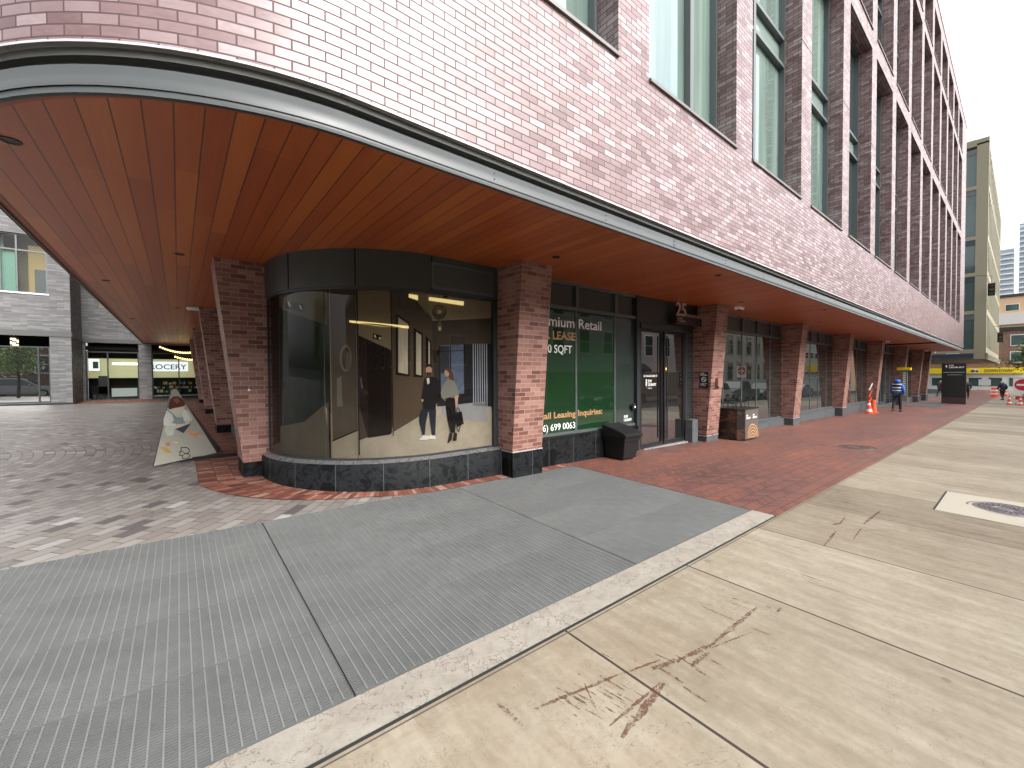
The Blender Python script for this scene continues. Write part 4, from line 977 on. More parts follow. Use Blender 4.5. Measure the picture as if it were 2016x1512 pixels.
for xx, s1 in ((11.10, 'ELM'), (11.50, 'ELM')):
    lhang(text('lettering', s1, .06, (xx, 4.372, .53), XR, M['txt_white'], weight=.001), root); lhang(text('lettering', 'LEDBURY', .06, (xx, 4.372, .465), XR, M['txt_white'], width=.26, weight=.002), root)
mb = MB()
for x0_, x1_ in ((10.95, 11.35), (11.42, 11.86)):
    for y in (4.62, 4.95):
        mb.tube((x0_, y, zt + .13), (x1_, y, zt + .13), .01, n=8)
        for x in (x0_, (x0_ + x1_) / 2, x1_): mb.tube((x, y, zt), (x, y, zt + .13), .009, n=8)
    for x in (x0_, x1_): mb.tube((x, 4.62, zt + .13), (x, 4.95, zt + .13), .01, n=8)
lpart(mb, 'railing', M['black'], root)

# ------------------------------------------------------------------ pyramid display board with printed child picture
A0 = on_g(303, 920); A1 = on_g(427, 897); gzb = .012
A0.z = gz(A0.x, A0.y) + .02; A1.z = gz(A1.x, A1.y) + .05
dirA = (A1 - A0); top = A0.lerp(A1, .42); nb_ = Vector((-dirA.y, dirA.x, 0)).normalized()
apex = top + nb_ * .30; apex.z = 1.40
Bk = Vector((.625, 9.85, gz(.62, 9.85) + .02)); Bl = Vector((-.05, 9.75, gz(.0, 9.7) + .02))
root = empty('display_board', (A0.x + .4, A0.y + .4, gz(A0.x, A0.y)), label='triangular display board printed with a small child at play, on the grey plaza setts', cat='display board')
nF = (A1 - A0).cross(apex - A0).normalized()
if nF.y > 0: nF = -nF
def fp_(u, v, lay):        # point on the front face for a measured position
    d = ray(u, v); t_ = (A0 - CAM).dot(nF) / d.dot(nF); return CAM + d * t_ + nF * (.001 + lay * .0008)
M['boardprint'] = plain('cream_print', (.52, .51, .43), .45, var=.06, scale=2); M['boarddark'] = plain('dark_board_side', (.05, .045, .04), .5)
ap0 = fp_(339, 767, 0); ap1 = fp_(347, 765, 0)
mb = MB(); th = .035
q = [A0, A1, ap1, ap0]; qb = [p_ - nF * th for p_ in q]
mb.face(q, mi=0); mb.face(qb[::-1], mi=1)
for i in range(4): j = (i + 1) % 4; mb.face([q[j], q[i], qb[i], qb[j]], mi=1)
lpart(mb, 'front_board', [M['boardprint'], M['boarddark']], root)
mb = MB(); P_ = [A1 - nF * .04, Bk, ap1 - nF * .06 + Vector((.02, .02, 0)), ap1 - nF * .036]
mb.face(P_); mb.face([p_ + Vector((-.03, .0, 0)) for p_ in P_][::-1]); lpart(mb, 'side_board', M['boarddark'], root)
mb = MB(); P_ = [Bk, Bl, ap0 - nF * .07, ap1 - nF * .07]; mb.face(P_); mb.face([p_ + Vector((0, -.02, 0)) for p_ in P_][::-1]); lpart(mb, 'back_board', M['boarddark'], root)
mb = MB(); mb.gbox(A0.x + .1, .80, 9.02, 9.08, .003, .05); lpart(mb, 'foot', M['black'], root)
KP = {}; km = []
def kd(pts, rgb, lay, px=True):
    if rgb not in KP: KP[rgb] = len(km); km.append(plain('picture_%d_%d_%d' % rgb, tuple(min(1, x * 1.6) for x in srgb(*rgb)), .5, var=.18, scale=25))
    poly_flat(kb, [fp_(280 + x / 6.871, 740 + y / 6.871, lay) for x, y in pts], KP[rgb])
kb = MB()
kd([(300, 560), (345, 450), (420, 450), (540, 440), (620, 470), (680, 560), (680, 600), (560, 660), (640, 640), (560, 700), (430, 720), (420, 800), (340, 815), (300, 740), (320, 680), (280, 660)], (178, 186, 176), 1)
kd([(330, 450), (400, 500), (470, 560), (540, 560), (560, 460), (590, 520), (600, 640), (450, 660), (380, 610), (430, 600)], (128, 142, 142), 2)
kd([(285, 590), (330, 470), (400, 520), (430, 600), (380, 640), (460, 650), (450, 680), (300, 670)], (205, 205, 190), 3)
kd([(560, 440), (600, 480), (650, 580), (600, 640), (560, 600), (540, 520)], (205, 208, 195), 3)
kd([(395, 430), (420, 490), (490, 500), (560, 470), (575, 410)], (216, 188, 168), 4)
kd([(350, 420), (375, 320), (420, 280), (480, 275), (540, 310), (585, 380), (560, 410), (470, 430), (410, 440), (380, 455), (355, 445)], (86, 50, 38), 5)
kd([(410, 320), (470, 300), (510, 340), (460, 380)], (126, 84, 62), 6)
kd([(440, 720), (660, 640), (555, 775)], (62, 62, 76), 5)
kd([(450, 660), (500, 650), (540, 690), (480, 700)], (214, 180, 160), 6); kd([(570, 620), (640, 600), (640, 640), (590, 660)], (214, 180, 160), 6)
kd([(612, 735), (640, 728), (660, 770), (700, 780), (760, 765), (820, 780), (820, 795), (770, 790), (750, 820), (715, 840), (700, 810), (680, 835), (665, 800), (635, 790)], (186, 132, 98), 4)
kd([(310, 920), (340, 895), (380, 905), (378, 945), (320, 950)], (172, 120, 92), 4); kd([(225, 968), (290, 962), (330, 975), (370, 1010), (395, 1035), (330, 1045), (290, 1015)], (168, 140, 78), 4)
kd([(420, 890), (480, 895), (485, 905), (430, 902)], (200, 190, 165), 3)
lpart(kb, 'picture', km, root)
mb = MB()
def kl(pts, w_=9):
    P_ = [(280 + x / 6.871, 740 + y / 6.871) for x, y in pts]
    for (a, b) in zip(P_[:-1], P_[1:]):
        dx, dy = b[0] - a[0], b[1] - a[1]; L = math.hypot(dx, dy); ex, ey = dx / L * .4, dy / L * .4; nx, ny = -dy / L * w_ / 13.7, dx / L * w_ / 13.7
        mb.face([fp_(a[0] - ex + nx, a[1] - ey + ny, 7), fp_(b[0] + ex + nx, b[1] + ey + ny, 7), fp_(b[0] + ex - nx, b[1] + ey - ny, 7), fp_(a[0] - ex - nx, a[1] - ey - ny, 7)])
kl([(522, 1020), (522, 972), (590, 968), (625, 985), (635, 1020), (615, 1048), (575, 1052), (620, 1055), (645, 1080), (630, 1108), (590, 1122), (540, 1118), (540, 1085)])
kl([(575, 1052), (545, 1025), (495, 1028), (515, 1052), (495, 1075), (540, 1078), (575, 1052)], 7)
lpart(mb, 'logo', M['black'], root)

# ------------------------------------------------------------------ cones by the pier
M['orange'] = plain('orange_cone_plastic', (.75, .09, .02), .45, var=.12); M['reflect'] = plain('white_reflective_band', (.75, .75, .75), .4)
def cone(x, y, label, h=.66, group='orange traffic cones by the pier'):
    root = empty('traffic_cone', (x, y, gz(x, y)), label=label, cat='cone', group=group)
    def pr(mb, name, m_): o = mb.build(name, m_, root); return o
    mb = MB(); mb.box(-.17, .17, -.17, .17, 0, .03); mb.lathe([(.135, .03), (.105, .18), (.0995, .21), (.08, .33), (.055, .46), (.022, h), (0, h)], n=20); pr(mb, 'cone_body', M['orange'])
    mb = MB(); mb.lathe([(.1235, .10), (.1245, .101), (.0995 + .003, .22), (.098, .221)], n=20); 
    mb.lathe([(.0675, .40), (.0695, .401), (.050, .50), (.048, .501)], n=20); pr(mb, 'reflective_band', M['reflect'])
    return root
cone(25.25, 4.55, 'orange traffic cone with two white bands, left of the stacked tube cone')
root = empty('delineator_post', (26.4, 4.6, gz(26.4, 4.6)), label='tall orange tube cone leaning a striped barricade board against the pier', cat='traffic post')
mb = MB(); mb.lathe([(.2, 0), (.2, .03), (.13, .05), (.10, .40), (.085, .62), (0, .62)], n=18); mb.build('post_body', M['orange'], root)
root = empty('barricade_board', (26.8, 4.85, gz(26.8, 4.85)), label='orange and white barricade board leaning on the brick pier', cat='board')
for k in range(4):
    mb = MB(); z0_, z1_ = .05 + k * .34, .05 + (k + 1) * .34
    f_ = lambda z: -.05 - .0 + .0 * z
    mb.hexa([(-.1 + z0_ * .2, .0, z0_), (.1 + z0_ * .2, .0, z0_), (.1 + z0_ * .2, .03, z0_), (-.1 + z0_ * .2, .03, z0_)], [(-.1 + z1_ * .2, -.1, z1_), (.1 + z1_ * .2, -.1, z1_), (.1 + z1_ * .2, -.07, z1_), (-.1 + z1_ * .2, -.07, z1_)])
    mb.build('board_stripe', M['orange'] if k % 2 == 0 or k == 1 else M['reflect'], root)

# ------------------------------------------------------------------ people
def skin(name, J, E_, mat, parent, sub=2, root_i=0):
    me = bpy.data.meshes.new(name); me.from_pydata([j[0] for j in J], E_, [])
    o = bpy.data.objects.new(name, me); COL.objects.link(o)
    md = o.modifiers.new('skin', 'SKIN'); md.use_smooth_shade = True
    sd_ = me.skin_vertices[0].data
    for i, j in enumerate(J):
        r_ = j[1]; sd_[i].radius = (r_, r_) if not isinstance(r_, tuple) else r_
        sd_[i].use_root = (i == root_i)
    s2 = o.modifiers.new('sub', 'SUBSURF'); s2.levels = sub; s2.render_levels = sub
    dg = bpy.context.evaluated_depsgraph_get(); m2 = bpy.data.meshes.new_from_object(o.evaluated_get(dg)); m2.name = name
    o.modifiers.clear(); o.data = m2; m2.materials.clear(); m2.materials.append(mat)
    for p_ in m2.polygons: p_.use_smooth = True
    o.parent = parent; return o
def person(loc, rz, label, trousers, top, hood=None, hat=None, vest=None, step=.16, h=1.72, bag=False, coat_len=.0):
    """figure faces +Y in its own space; feet at z=0"""
    k = h / 1.72; S_ = lambda x, y, z: (x * k, y * k, z * k)
    root = empty('person', loc, rz, label, 'person')
    tm = plain('trousers_cloth', trousers, .85); cm = plain('coat_cloth', top, .8, var=.25, scale=14)
    sk = plain('skin_tone', (.42, .24, .17), .6)
    a = step
    J = [(S_(0, 0, .93), .13 * k), (S_(0, 0, 1.12), .12 * k), (S_(0, .0, 1.34), .135 * k), (S_(0, .0, 1.45), .07 * k), (S_(0, .02, 1.52), .06 * k), (S_(0, .03, 1.60), .088 * k), (S_(0, .02, 1.67), .07 * k),
         (S_(.09, .0, .88), .10 * k), (S_(.10, a * .7, .50), .062 * k), (S_(.10, a * .9, .09), .042 * k), (S_(.10, a * .9 + .12, .035), .036 * k),
         (S_(-.09, .0, .88), .10 * k), (S_(-.10, -a * .3, .50), .062 * k), (S_(-.10, -a * 1.5, .14), .042 * k), (S_(-.10, -a * 1.5 + .12, .045), .036 * k),
         (S_(.19, .0, 1.40), .058 * k), (S_(.25, -.06, 1.13), .045 * k), (S_(.25, .08, .93), .035 * k), (S_(.25, .13, .86), .03 * k),
         (S_(-.19, .0, 1.40), .058 * k), (S_(-.25, .04, 1.13), .045 * k), (S_(-.25, .16, .95), .035 * k), (S_(-.25, .21, .89), .03 * k)]
    Ed = [(0, 1), (1, 2), (2, 3), (3, 4), (4, 5), (5, 6), (0, 7), (7, 8), (8, 9), (9, 10), (0, 11), (11, 12), (12, 13), (13, 14), (2, 15), (15, 16), (16, 17), (17, 18), (2, 19), (19, 20), (20, 21), (21, 22)]
    body = skin('body', J, Ed, sk, root, 1)
    T = [(S_(0, 0, .93), .145 * k)] + [(J[i][0], J[i][1] + .015 * k) for i in (7, 8, 9, 11, 12, 13)]
    skin('trousers', T, [(0, 1), (1, 2), (2, 3), (0, 4), (4, 5), (5, 6)], tm, root, 1)
    C_ = [(S_(0, 0, .86 - coat_len), .175 * k), (S_(0, 0, 1.10), .165 * k), (S_(0, 0, 1.34), .165 * k), (S_(0, .01, 1.47), .085 * k)] + [(J[i][0], J[i][1] + .028 * k) for i in (15, 16, 17, 19, 20, 21)]
    skin('jacket', C_, [(0, 1), (1, 2), (2, 3), (2, 4), (4, 5), (5, 6), (2, 7), (7, 8), (8, 9)], cm, root, 1)
    if hood: skin('hood', [(S_(0, -.01, 1.47), .13 * k), (S_(0, -.03, 1.60), .16 * k), (S_(0, -.01, 1.70), .13 * k)], [(0, 1), (1, 2)], plain('hood_cloth', hood, .8), root, 1)
    elif hat:
        skin('hat', [(S_(0, .02, 1.63), .10 * k), (S_(0, .02, 1.69), .085 * k)], [(0, 1)], plain('hat_cloth', hat, .7), root, 1)
    else: skin('hair', [(S_(0, .0, 1.58), .085 * k), (S_(0, .005, 1.67), .085 * k)], [(0, 1)], plain('dark_hair', (.03, .02, .015), .8), root, 1)
    sh = plain('dark_shoe', (.02, .02, .022), .5); mb = MB()
    for i in (9, 13):
        x, y, z = J[i][0]; mb.box(x - .05, x + .05, y - .07, y + .20, z - .085 * k, z - .02 * k)
    mb.build('shoes', sh, root, bevel=.02)
    if vest:
        mb = MB(); n_ = 24
        def ring(z0, z1, rx, ry, mi):
            for i in range(n_):
                a0, a1 = 2 * math.pi * i / n_, 2 * math.pi * (i + 1) / n_
                mb.face([(rx * math.cos(a0), ry * math.sin(a0), z0), (rx * math.cos(a1), ry * math.sin(a1), z0), (rx * math.cos(a1), ry * math.sin(a1), z1), (rx * math.cos(a0), ry * math.sin(a0), z1)], mi=mi, sm=True)
        ring(1.06, 1.42, .190, .180, 0); ring(1.06, 1.105, .196, .186, 1); ring(1.20, 1.245, .196, .186, 1); ring(1.375, 1.41, .196, .186, 1)
        mb.build('safety_vest', [plain('navy_vest', (.01, .014, .04), .8), M['reflect']], root)
    return root
pz = on_g(1767, 808)
person((28.2, 4.0, gz(28.2, 4.0)), R(-90 - 6), 'worker in blue hooded jacket and striped dark vest walking away past the shops', (.02, .02, .03), (.012, .10, .42), hood=(.01, .13, .45), vest=True, h=1.66, coat_len=.09)
person((57.0, 3.3, gz(57, 3.3)), R(-80), 'pedestrian in black coat and white cap walking beyond the dark totem sign', (.03, .012, .012), (.018, .018, .022), hat=(.7, .7, .7), h=1.7)
person((56.5, 1.15, gz(56.5, 1.15)), R(-60), 'pedestrian in navy coat with a pale hood near the far corner of the sidewalk', (.02, .02, .03), (.015, .02, .05), hood=(.55, .55, .58), h=1.7)
person((60.0, 5.3, gz(60, 5.3)), R(-120), 'distant pedestrian in dark brown coat left of the black totem sign', (.05, .04, .04), (.06, .035, .03), h=1.7, bag=True)

# ------------------------------------------------------------------ black totem sign and wayfinding post
root = empty('totem_sign', (42.5, 3.2, gz(42.5, 3.2)), label='tall black free standing totem sign with white lettering at the end of the red pavement', cat='sign')
M['totem'] = plain('totem_black', (.012, .012, .014), .35); M['totem_b'] = plain('totem_base', (.05, .028, .028), .5)
zg = gz(42.5, 3.2); 
mb = MB(); mb.box(42.4, 42.7, 2.50, 3.68, zg - .02, zg + 2.85); lpart(mb, 'totem_body', M['totem'], root)
mb = MB(); mb.box(42.385, 42.3995, 2.51, 3.67, zg + .02, zg + .45); lpart(mb, 'lower_panel', M['totem_b'], root)
lhang(text('lettering', 'ELM', .13, (42.39, 3.33, zg + 2.66), YL, M['txt_white'], weight=.004), root); lhang(text('lettering', 'LEDBURY', .13, (42.39, 3.33, zg + 2.52), YL, M['txt_white'], width=.75, weight=.006), root)
lhang(text('lettering', '25 DALHOUSIE ST', .07, (42.39, 3.40, zg + 2.02), YL, M['txt_white'], width=.72), root)
mb = MB(); mb.box(42.39, 42.3995, 2.56, 3.60, zg + 2.21, zg + 2.23); mb.face([(42.39, 3.45, zg + 2.75), (42.39, 3.40, zg + 2.65), (42.39, 3.45, zg + 2.52), (42.39, 3.50, zg + 2.65)][::-1]); lpart(mb, 'rule', M['txt_white'], root)
root = empty('parking_totem', (33.9, 4.5, gz(33.9, 4.5)), label='slim grey post with yellow cap and white marks, right of the worker', cat='sign')
zg = gz(33.9, 4.5)
M['yellow'] = plain('yellow_sign', (.85, .66, .01), .45, var=.05); M['postgrey'] = plain('post_grey', (.16, .17, .165), .5)
mb = MB(); mb.box(33.85, 33.95, 4.36, 4.62, zg + .35, zg + 2.35); mb.box(33.87, 33.93, 4.37, 4.41, zg - .02, zg + .35); mb.box(33.87, 33.93, 4.57, 4.61, zg - .02, zg + .35); lpart(mb, 'post', M['postgrey'], root)
mb = MB(); mb.box(33.75, 34.05, 4.2, 4.82, zg + 2.2, zg + 2.36); lpart(mb, 'cap_sign', M['yellow'], root, bevel=.02)
mb = MB()
for k in range(11): mb.box(33.84, 33.8495, 4.43, 4.55, zg + .75 + k * .125, zg + .82 + k * .125)
lpart(mb, 'marks', M['txt_white'], root)

# ------------------------------------------------------------------ grey building across the plaza
gb = empty('grey_building', (-5, 27, gz(-5, 27)), label='long grey brick building with lit shops across the plaza', cat='building')
def gp(mb, name, m_, parent=None, **k):
    return attach(mb.build(name, m_, None, **k), parent or gb)
def gh(o, parent=None): return attach(o, parent or gb)
FY, FB, XC = 24.7, 27.15, -3.42
mb = MB()
def wall_with_holes(mb, xs, y, z0, z1, holes, flip=False):
    X = sorted(set([xs[0], xs[1]] + [h_[0] for h_ in holes] + [h_[1] for h_ in holes])); Z = sorted(set([z0, z1] + [h_[2] for h_ in holes] + [h_[3] for h_ in holes]))
    for a, b in zip(X[:-1], X[1:]):
        for c_, d in zip(Z[:-1], Z[1:]):
            if any(h_[0] <= a and b <= h_[1] and h_[2] <= c_ and d <= h_[3] for h_ in holes): continue
            mb.face([(a, y, c_), (b, y, c_), (b, y, d), (a, y, d)])
    for h_ in holes:
        a, b, c_, d = h_; e = .25
        mb.face([(a, y, c_), (a, y + e, c_), (a, y + e, d), (a, y, d)][::-1]); mb.face([(b, y, c_), (b, y + e, c_), (b, y + e, d), (b, y, d)])
        mb.face([(a, y, d), (b, y, d), (b, y + e, d), (a, y + e, d)]); mb.face([(a, y, c_), (b, y, c_), (b, y + e, c_), (a, y + e, c_)][::-1])
gbz = .45
front_holes = [(-7.2, -4.03, .62, 3.30), (-11.2, -8.0, .62, 3.30), (-6.8, -4.04, 4.98, 7.27), (-11.0, -7.8, 4.98, 7.27), (-6.8, -4.04, 9.2, 11.6)]
wall_with_holes(mb, (-24, XC), FY, .3, 14.5, front_holes)
mb.face([(XC, FY, .3), (XC, FB, .3), (XC, FB, 3.3), (XC, FY, 3.3)])
mb.face([(XC, FY, 3.3), (XC, FB, 3.3), (XC, FB, 14.5), (XC, FY, 14.5)])
back_holes = [(-3.33, -1.50, .55, 3.24), (-1.03, 1.3, .55, 3.24), (-2.9, 1.2, 4.85, 7.0)]
wall_with_holes(mb, (XC, 14), FB, .3, 14.5, back_holes)
gp(mb, 'wall', M['greybrick'])
mb = MB(); mb.box(-24, XC + .015, FY - .03, FY + .02, 3.29, 3.50); mb.box(XC - .02, 2, FB - .06, FB - .001, 3.25, 3.42); mb.box(XC - .001, XC + .03, FY + .02, FB - .07, 3.29, 3.50); gp(mb, 'steel_band', M['fascia_dark'])
mb = MB(); mb.box(-24, XC + .03, FY - .04, FY - .001, .2, .60); mb.box(XC + .002, 8, FB - .06, FB - .001, .2, .55); mb.box(XC + .001, XC + .04, FY, FB - .061, .2, .58); gp(mb, 'plinth', M['black'])
mb = MB(); mb.box(-6.85, -4.0, FY - .04, FY + .2, 4.93, 4.985); mb.box(-11.1, -7.7, FY - .04, FY + .2, 4.93, 4.985); gp(mb, 'sill', M['flash'])
M['warm'] = (lambda t: t.end(t.pbsdf((.25, .17, .08), .9, emit=(.55, .40, .18), estr=.13)))(NT('lit_timber_interior'))
M['cream'] = (lambda t: t.end(t.pbsdf((.3, .28, .18), .9, emit=(.60, .55, .30), estr=.17)))(NT('lit_cream_wall'))
M['glow'] = (lambda t: t.end(t.pbsdf((.8, .8, .8), .9, emit=(1, .97, .9), estr=.8)))(NT('lit_tube'))
M['glow_sign'] = (lambda t: t.end(t.pbsdf((.8, .8, .8), .9, emit=(.9, .95, 1), estr=.30)))(NT('lit_sign_face'))
M['bulb'] = (lambda t: t.end(t.pbsdf((.9, .7, .3), .9, emit=(1, .72, .25), estr=1.3)))(NT('warm_bulb'))
M['teal'] = plain('teal_blind', (.10, .22, .17), .5, var=.15, scale=3)
def gwin(x0, x1, z0, z1, y, mull, hz=(), name='window', mat='glass'):
    fr = MB(); w_ = .05
    fr.box(x0, x0 + w_, y + .10, y + .2, z0, z1); fr.box(x1 - w_, x1, y + .10, y + .2, z0, z1); fr.box(x0 + w_, x1 - w_, y + .10, y + .2, z1 - w_, z1 - .001); fr.box(x0 + w_, x1 - w_, y + .10, y + .2, z0 + .001, z0 + w_)
    for x in mull: fr.box(x - w_ / 2, x + w_ / 2, y + .105, y + .2, z0 + w_, z1 - w_)
    for z in hz: fr.box(x0 + w_, x1 - w_, y + .11, y + .19, z - .03, z + .03)
    f = gp(fr, name, M['frame_l'] if z0 > 4 else M['frame'])
    p_ = MB(); p_.face([(x0 + w_, y + .15, z0 + w_), (x1 - w_, y + .15, z0 + w_), (x1 - w_, y + .15, z1 - w_), (x0 + w_, y + .15, z1 - w_)]); gp(p_, 'pane', M[mat], f); return f
gwin(-7.2, -4.03, .62, 2.88, FY, [-4.36, -5.6], name='shop_window', mat='glass_front'); gwin(-11.2, -8.0, .62, 2.88, FY, [-9.5], name='shop_window', mat='glass_front')
gwin(-6.8, -4.04, 4.98, 7.27, FY, [-4.86, -5.28], [6.65], mat='glass'); gwin(-11.0, -7.8, 4.98, 7.27, FY, [-9.4], [6.65]); gwin(-6.8, -4.04, 9.2, 11.6, FY, [-5.28])
gwin(-3.33, -1.50, .55, 2.85, FB, [-2.60], name='shop_window'); gwin(-1.03, 1.3, .55, 2.85, FB, [.02], name='shop_window'); gwin(-2.9, 1.2, 4.85, 7.0, FB, [-1.5])
# rooms behind the glass
mb = MB(); mb.box(-3.4, 1.6, FB + .9, FB + 1.0, 1.6, 2.55, 0); gp(mb, 'lit_wall', M['cream'])
mb = MB(); mb.box(-3.4, 1.6, FB + 1.3, FB + 1.4, .3, 4.0); mb.box(-24, -3.5, FY + 1.6, FY + 1.7, .3, 4.0); mb.box(-3.2, 1.4, FB + .3, FB + .9, .3, 1.2); mb.box(-24, -3.5, FY + .3, FY + 1.6, .5, .6); mb.box(-24, 1.6, FB + .26, FB + 1.4, 2.95, 3.1); gp(mb, 'shop_interior', M['dark'])
M['room_wall'] = plain('room_back_wall', (.16, .14, .10), .9)
mb = MB(); mb.box(-24, XC - .02, FY + 1.5, FY + 1.58, 4.2, 14); mb.box(-24, XC - .02, FY + .3, FY + 1.5, 7.4, 7.5); mb.box(-24, XC - .02, FY + .3, FY + 1.5, 4.5, 4.6); mb.box(XC - .01, 1.6, FB + 1.5, FB + 1.58, 4.2, 14); gp(mb, 'room_back', M['room_wall'])
mb = MB(); mb.box(-4.75, -3.6, FY + 1.2, FY + 1.3, 4.9, 7.1); mb.box(-3.0, -1.6, FB + 1.2, FB + 1.3, 4.9, 7.0); gp(mb, 'warm_room', M['warm'])
mb = MB(); mb.box(-4.55, -3.9, FY + 1.0, FY + 1.1, 4.95, 6.1); gp(mb, 'room_door', M['panel'])
mb = MB(); mb.box(-12, -5.32, FY + .8, FY + .85, 4.95, 7.3); mb.box(-5.25, -4.92, FY + .25, FY + .28, 5.03, 6.6); mb.box(-4.33, -4.09, FY + .22, FY + .25, .67, 2.83); gp(mb, 'blind', M['teal'])
mb = MB(); mb.box(-2.5, -1.3, FB + .7, FB + .74, 2.24, 2.34); gp(mb, 'tube_light', M['glow'])
mb = MB(); mb.box(-3.28, -2.92, FB + .45, FB + .5, 1.95, 2.5); sg = gp(mb, 'lit_box_sign', M['glow_sign']); mb = MB(); mb.box(-3.14, -2.95, FB + .43, FB + .449, 2.05, 2.38); gp(mb, 'sign_face', M['frame'], sg)
mb = MB(); mb.box(-1.25, .40, FB + .60, FB + .62, 1.93, 2.42); sp_ = gp(mb, 'shop_sign', M['glow_sign']); gh(text('lettering', 'GROCERY', .36, (-1.44, FB + .59, 2.03), XR, plain('navy_letters', (.02, .03, .06), .5), width=1.76, ext=.004, weight=.004), sp_)
mb = MB(); rn = random.Random(5); pals = [plain('goods_%d' % k, c, .6) for k, c in enumerate([(.5, .5, .45), (.12, .3, .2), (.4, .25, .08), (.15, .25, .35), (.05, .05, .06)])]
for k in range(60):
    x = rn.uniform(-1.0, 1.2); z = rn.choice([.85, 1.05, 1.25]); mb.box(x, x + rn.uniform(.04, .12), FB + .25, FB + .28, z, z + rn.uniform(.06, .15), mi=rn.randrange(5))
gd = gp(mb, 'shelf_goods', pals); gd['kind'] = 'stuff'
mb = MB(); mb.box(-1.0, 1.25, FB + .24, FB + .29, .66, .70); mb.box(-2.5, -1.6, FB + .24, FB + .29, .7, 1.1); gp(mb, 'counter', plain('counter_white', (.4, .42, .42), .5))
mb = MB(); mb.box(-2.95, -2.6, FB + .3, FB + .4, .6, 1.7); gp(mb, 'fridge', M['black'])
mb = MB(); mb.box(-24, 14, FB + .3, 45, 14.3, 14.5); gp(mb, 'roof', M['fascia_dark'])
# barber pole lamp
root = empty('barber_pole', (-5.05, FY + .5, 2.8), label='lit barber pole lamp in the shop window of the grey building', cat='lamp')
mb = MB(); n_ = 24
for k in range(n_):
    for q_ in range(8):
        a0, a1 = 2 * math.pi * k / n_, 2 * math.pi * (k + 1) / n_; z0_, z1_ = 2.72 + q_ * .06, 2.72 + (q_ + 1) * .06
        mi = 1 if ((k + q_ * 4) % 12) < 5 else 0
        mb.face([(-5.05 + .11 * math.cos(a), FY + .5 + .11 * math.sin(a), z) for a, z in ((a0, z0_), (a1, z0_), (a1, z1_), (a0, z1_))], mi=mi)
lpart(mb, 'lamp_tube', [(lambda t: t.end(t.pbsdf((.9, .8, .5), .5, emit=(1, .85, .5), estr=.6)))(NT('pole_glow')), M['frame']], root)
mb = MB(); mb.lathe([(0, 3.29), (.09, 3.26), (.12, 3.20)], (-5.05, FY + .5, 0), 16); mb.lathe([(.12, 2.72), (.09, 2.67), (0, 2.65)], (-5.05, FY + .5, 0), 16); mb.tube((-5.05, FY + .5, 3.29), (-5.05, FY + .5, 3.5), .015); lpart(mb, 'cap', M['steel'], root)
# festoon lights below the soffit
def festoon(p0, p1, sag, n_, label):
    root = empty('festoon_lights', ((p0[0] + p1[0]) / 2, (p0[1] + p1[1]) / 2, min(p0[2], p1[2])), label=label, cat='string lights', group='string lights across the plaza passage')
    pts = []
    for i in range(n_ + 1):
        k = i / n_; pts.append(Vector((p0[0] + (p1[0] - p0[0]) * k, p0[1] + (p1[1] - p0[1]) * k, p0[2] + (p1[2] - p0[2]) * k - sag * 4 * k * (1 - k))))
    mb = MB(); mb.path(pts, .008, 5); lpart(mb, 'cable', M['black'], root)
    for p_ in pts[1:-1]:
        mb = MB(); mb.lathe([(0, -.09), (.028, -.075), (.036, -.05), (.025, -.02), (.014, 0)], p_, 8); lpart(mb, 'bulb', M['bulb'], root)
festoon((-.75, 26.0, 3.16), (1.0, 25.2, 2.98), .22, 19, 'bright curved string of warm bulbs just under the cedar soffit')
festoon((-.2, 26.6, 2.72), (1.1, 26.2, 2.62), .13, 14, 'lower dimmer string of bulbs in front of the grocery window')

# ------------------------------------------------------------------ olive building beyond the brick one
ob = empty('olive_building', (95, 8, gz(95, 8)), label='tall olive beige office block with glazed corner beyond the pink brick building', cat='building')
def op(mb, name, m_, parent=None): return attach(mb.build(name, m_, None), parent or ob)
M['olive'] = plain('olive_panel', (.235, .21, .145), .6, var=.08, scale=.5); M['oglass'] = (lambda t: t.end(t.pbsdf(t.mix(t.noise(t.obj(), .5, 3), (.02, .05, .045), (.07, .12, .11)), .08, ior=1.7)))(NT('green_tower_glass'))
M['oblue'] = plain('blue_spandrel', (.015, .035, .06), .3)
OX, OY, OX1, OZ = 77.3, 2.95, 118.0, 29.6
mb = MB()
fl_z = [4.4, 9.2, 13.9, 18.4, 24.6, OZ]
# street face piers and slabs
mb.box(OX, OX + .9, OY, 3.96, 3.3, OZ + .8)                      # corner pier
nb = 13
for k in range(1, nb + 1):
    x = OX + .9 + k * (OX1 - OX - .9) / nb; mb.box(x - .9, x, OY, OY + .6, 3.3, OZ + .4)
for z in fl_z: mb.box(OX + .9, OX1, OY + .02, OY + .55, z - .35, z + .35)
for z in fl_z[:-1]: mb.box(OX - .05, OX + .5, 3.96, 16, z - .30, z + .14)
mb.box(OX - .1, OX + .5, 3.96, 16, OZ, OZ + .8)
mb.box(OX + .5, OX1 - .5, OY + .7, 16, 3.3, 3.5); mb.box(OX, OX1, OY, 16, OZ + .1, OZ + .3)
op(mb, 'wall', M['olive'])
for k in range(5):
    for b_ in range(nb):
        xa = OX + .9 + b_ * (OX1 - OX - .9) / nb; xb = xa + (OX1 - OX - .9) / nb - .9
        fr = MB(); fr.box(xa + .01, xb - .01, OY + .4, OY + .46, fl_z[k] + .36, fl_z[k + 1] - .36); f = op(fr, 'window', M['oglass'])
for k in range(5):
    fr = MB(); fr.box(OX + .1, OX + .3, 3.965, 15.9, fl_z[k] + .14, fl_z[k + 1] - .30); op(fr, 'corner_glazing', M['oglass'])
    fr = MB(); fr.box(OX + .04, OX + .095, 3.965, 15.9, fl_z[k + 1] - .95, fl_z[k + 1] - .305); op(fr, 'spandrel_panel', M['oblue'] if k in (1, 2) else M['frame_l'])
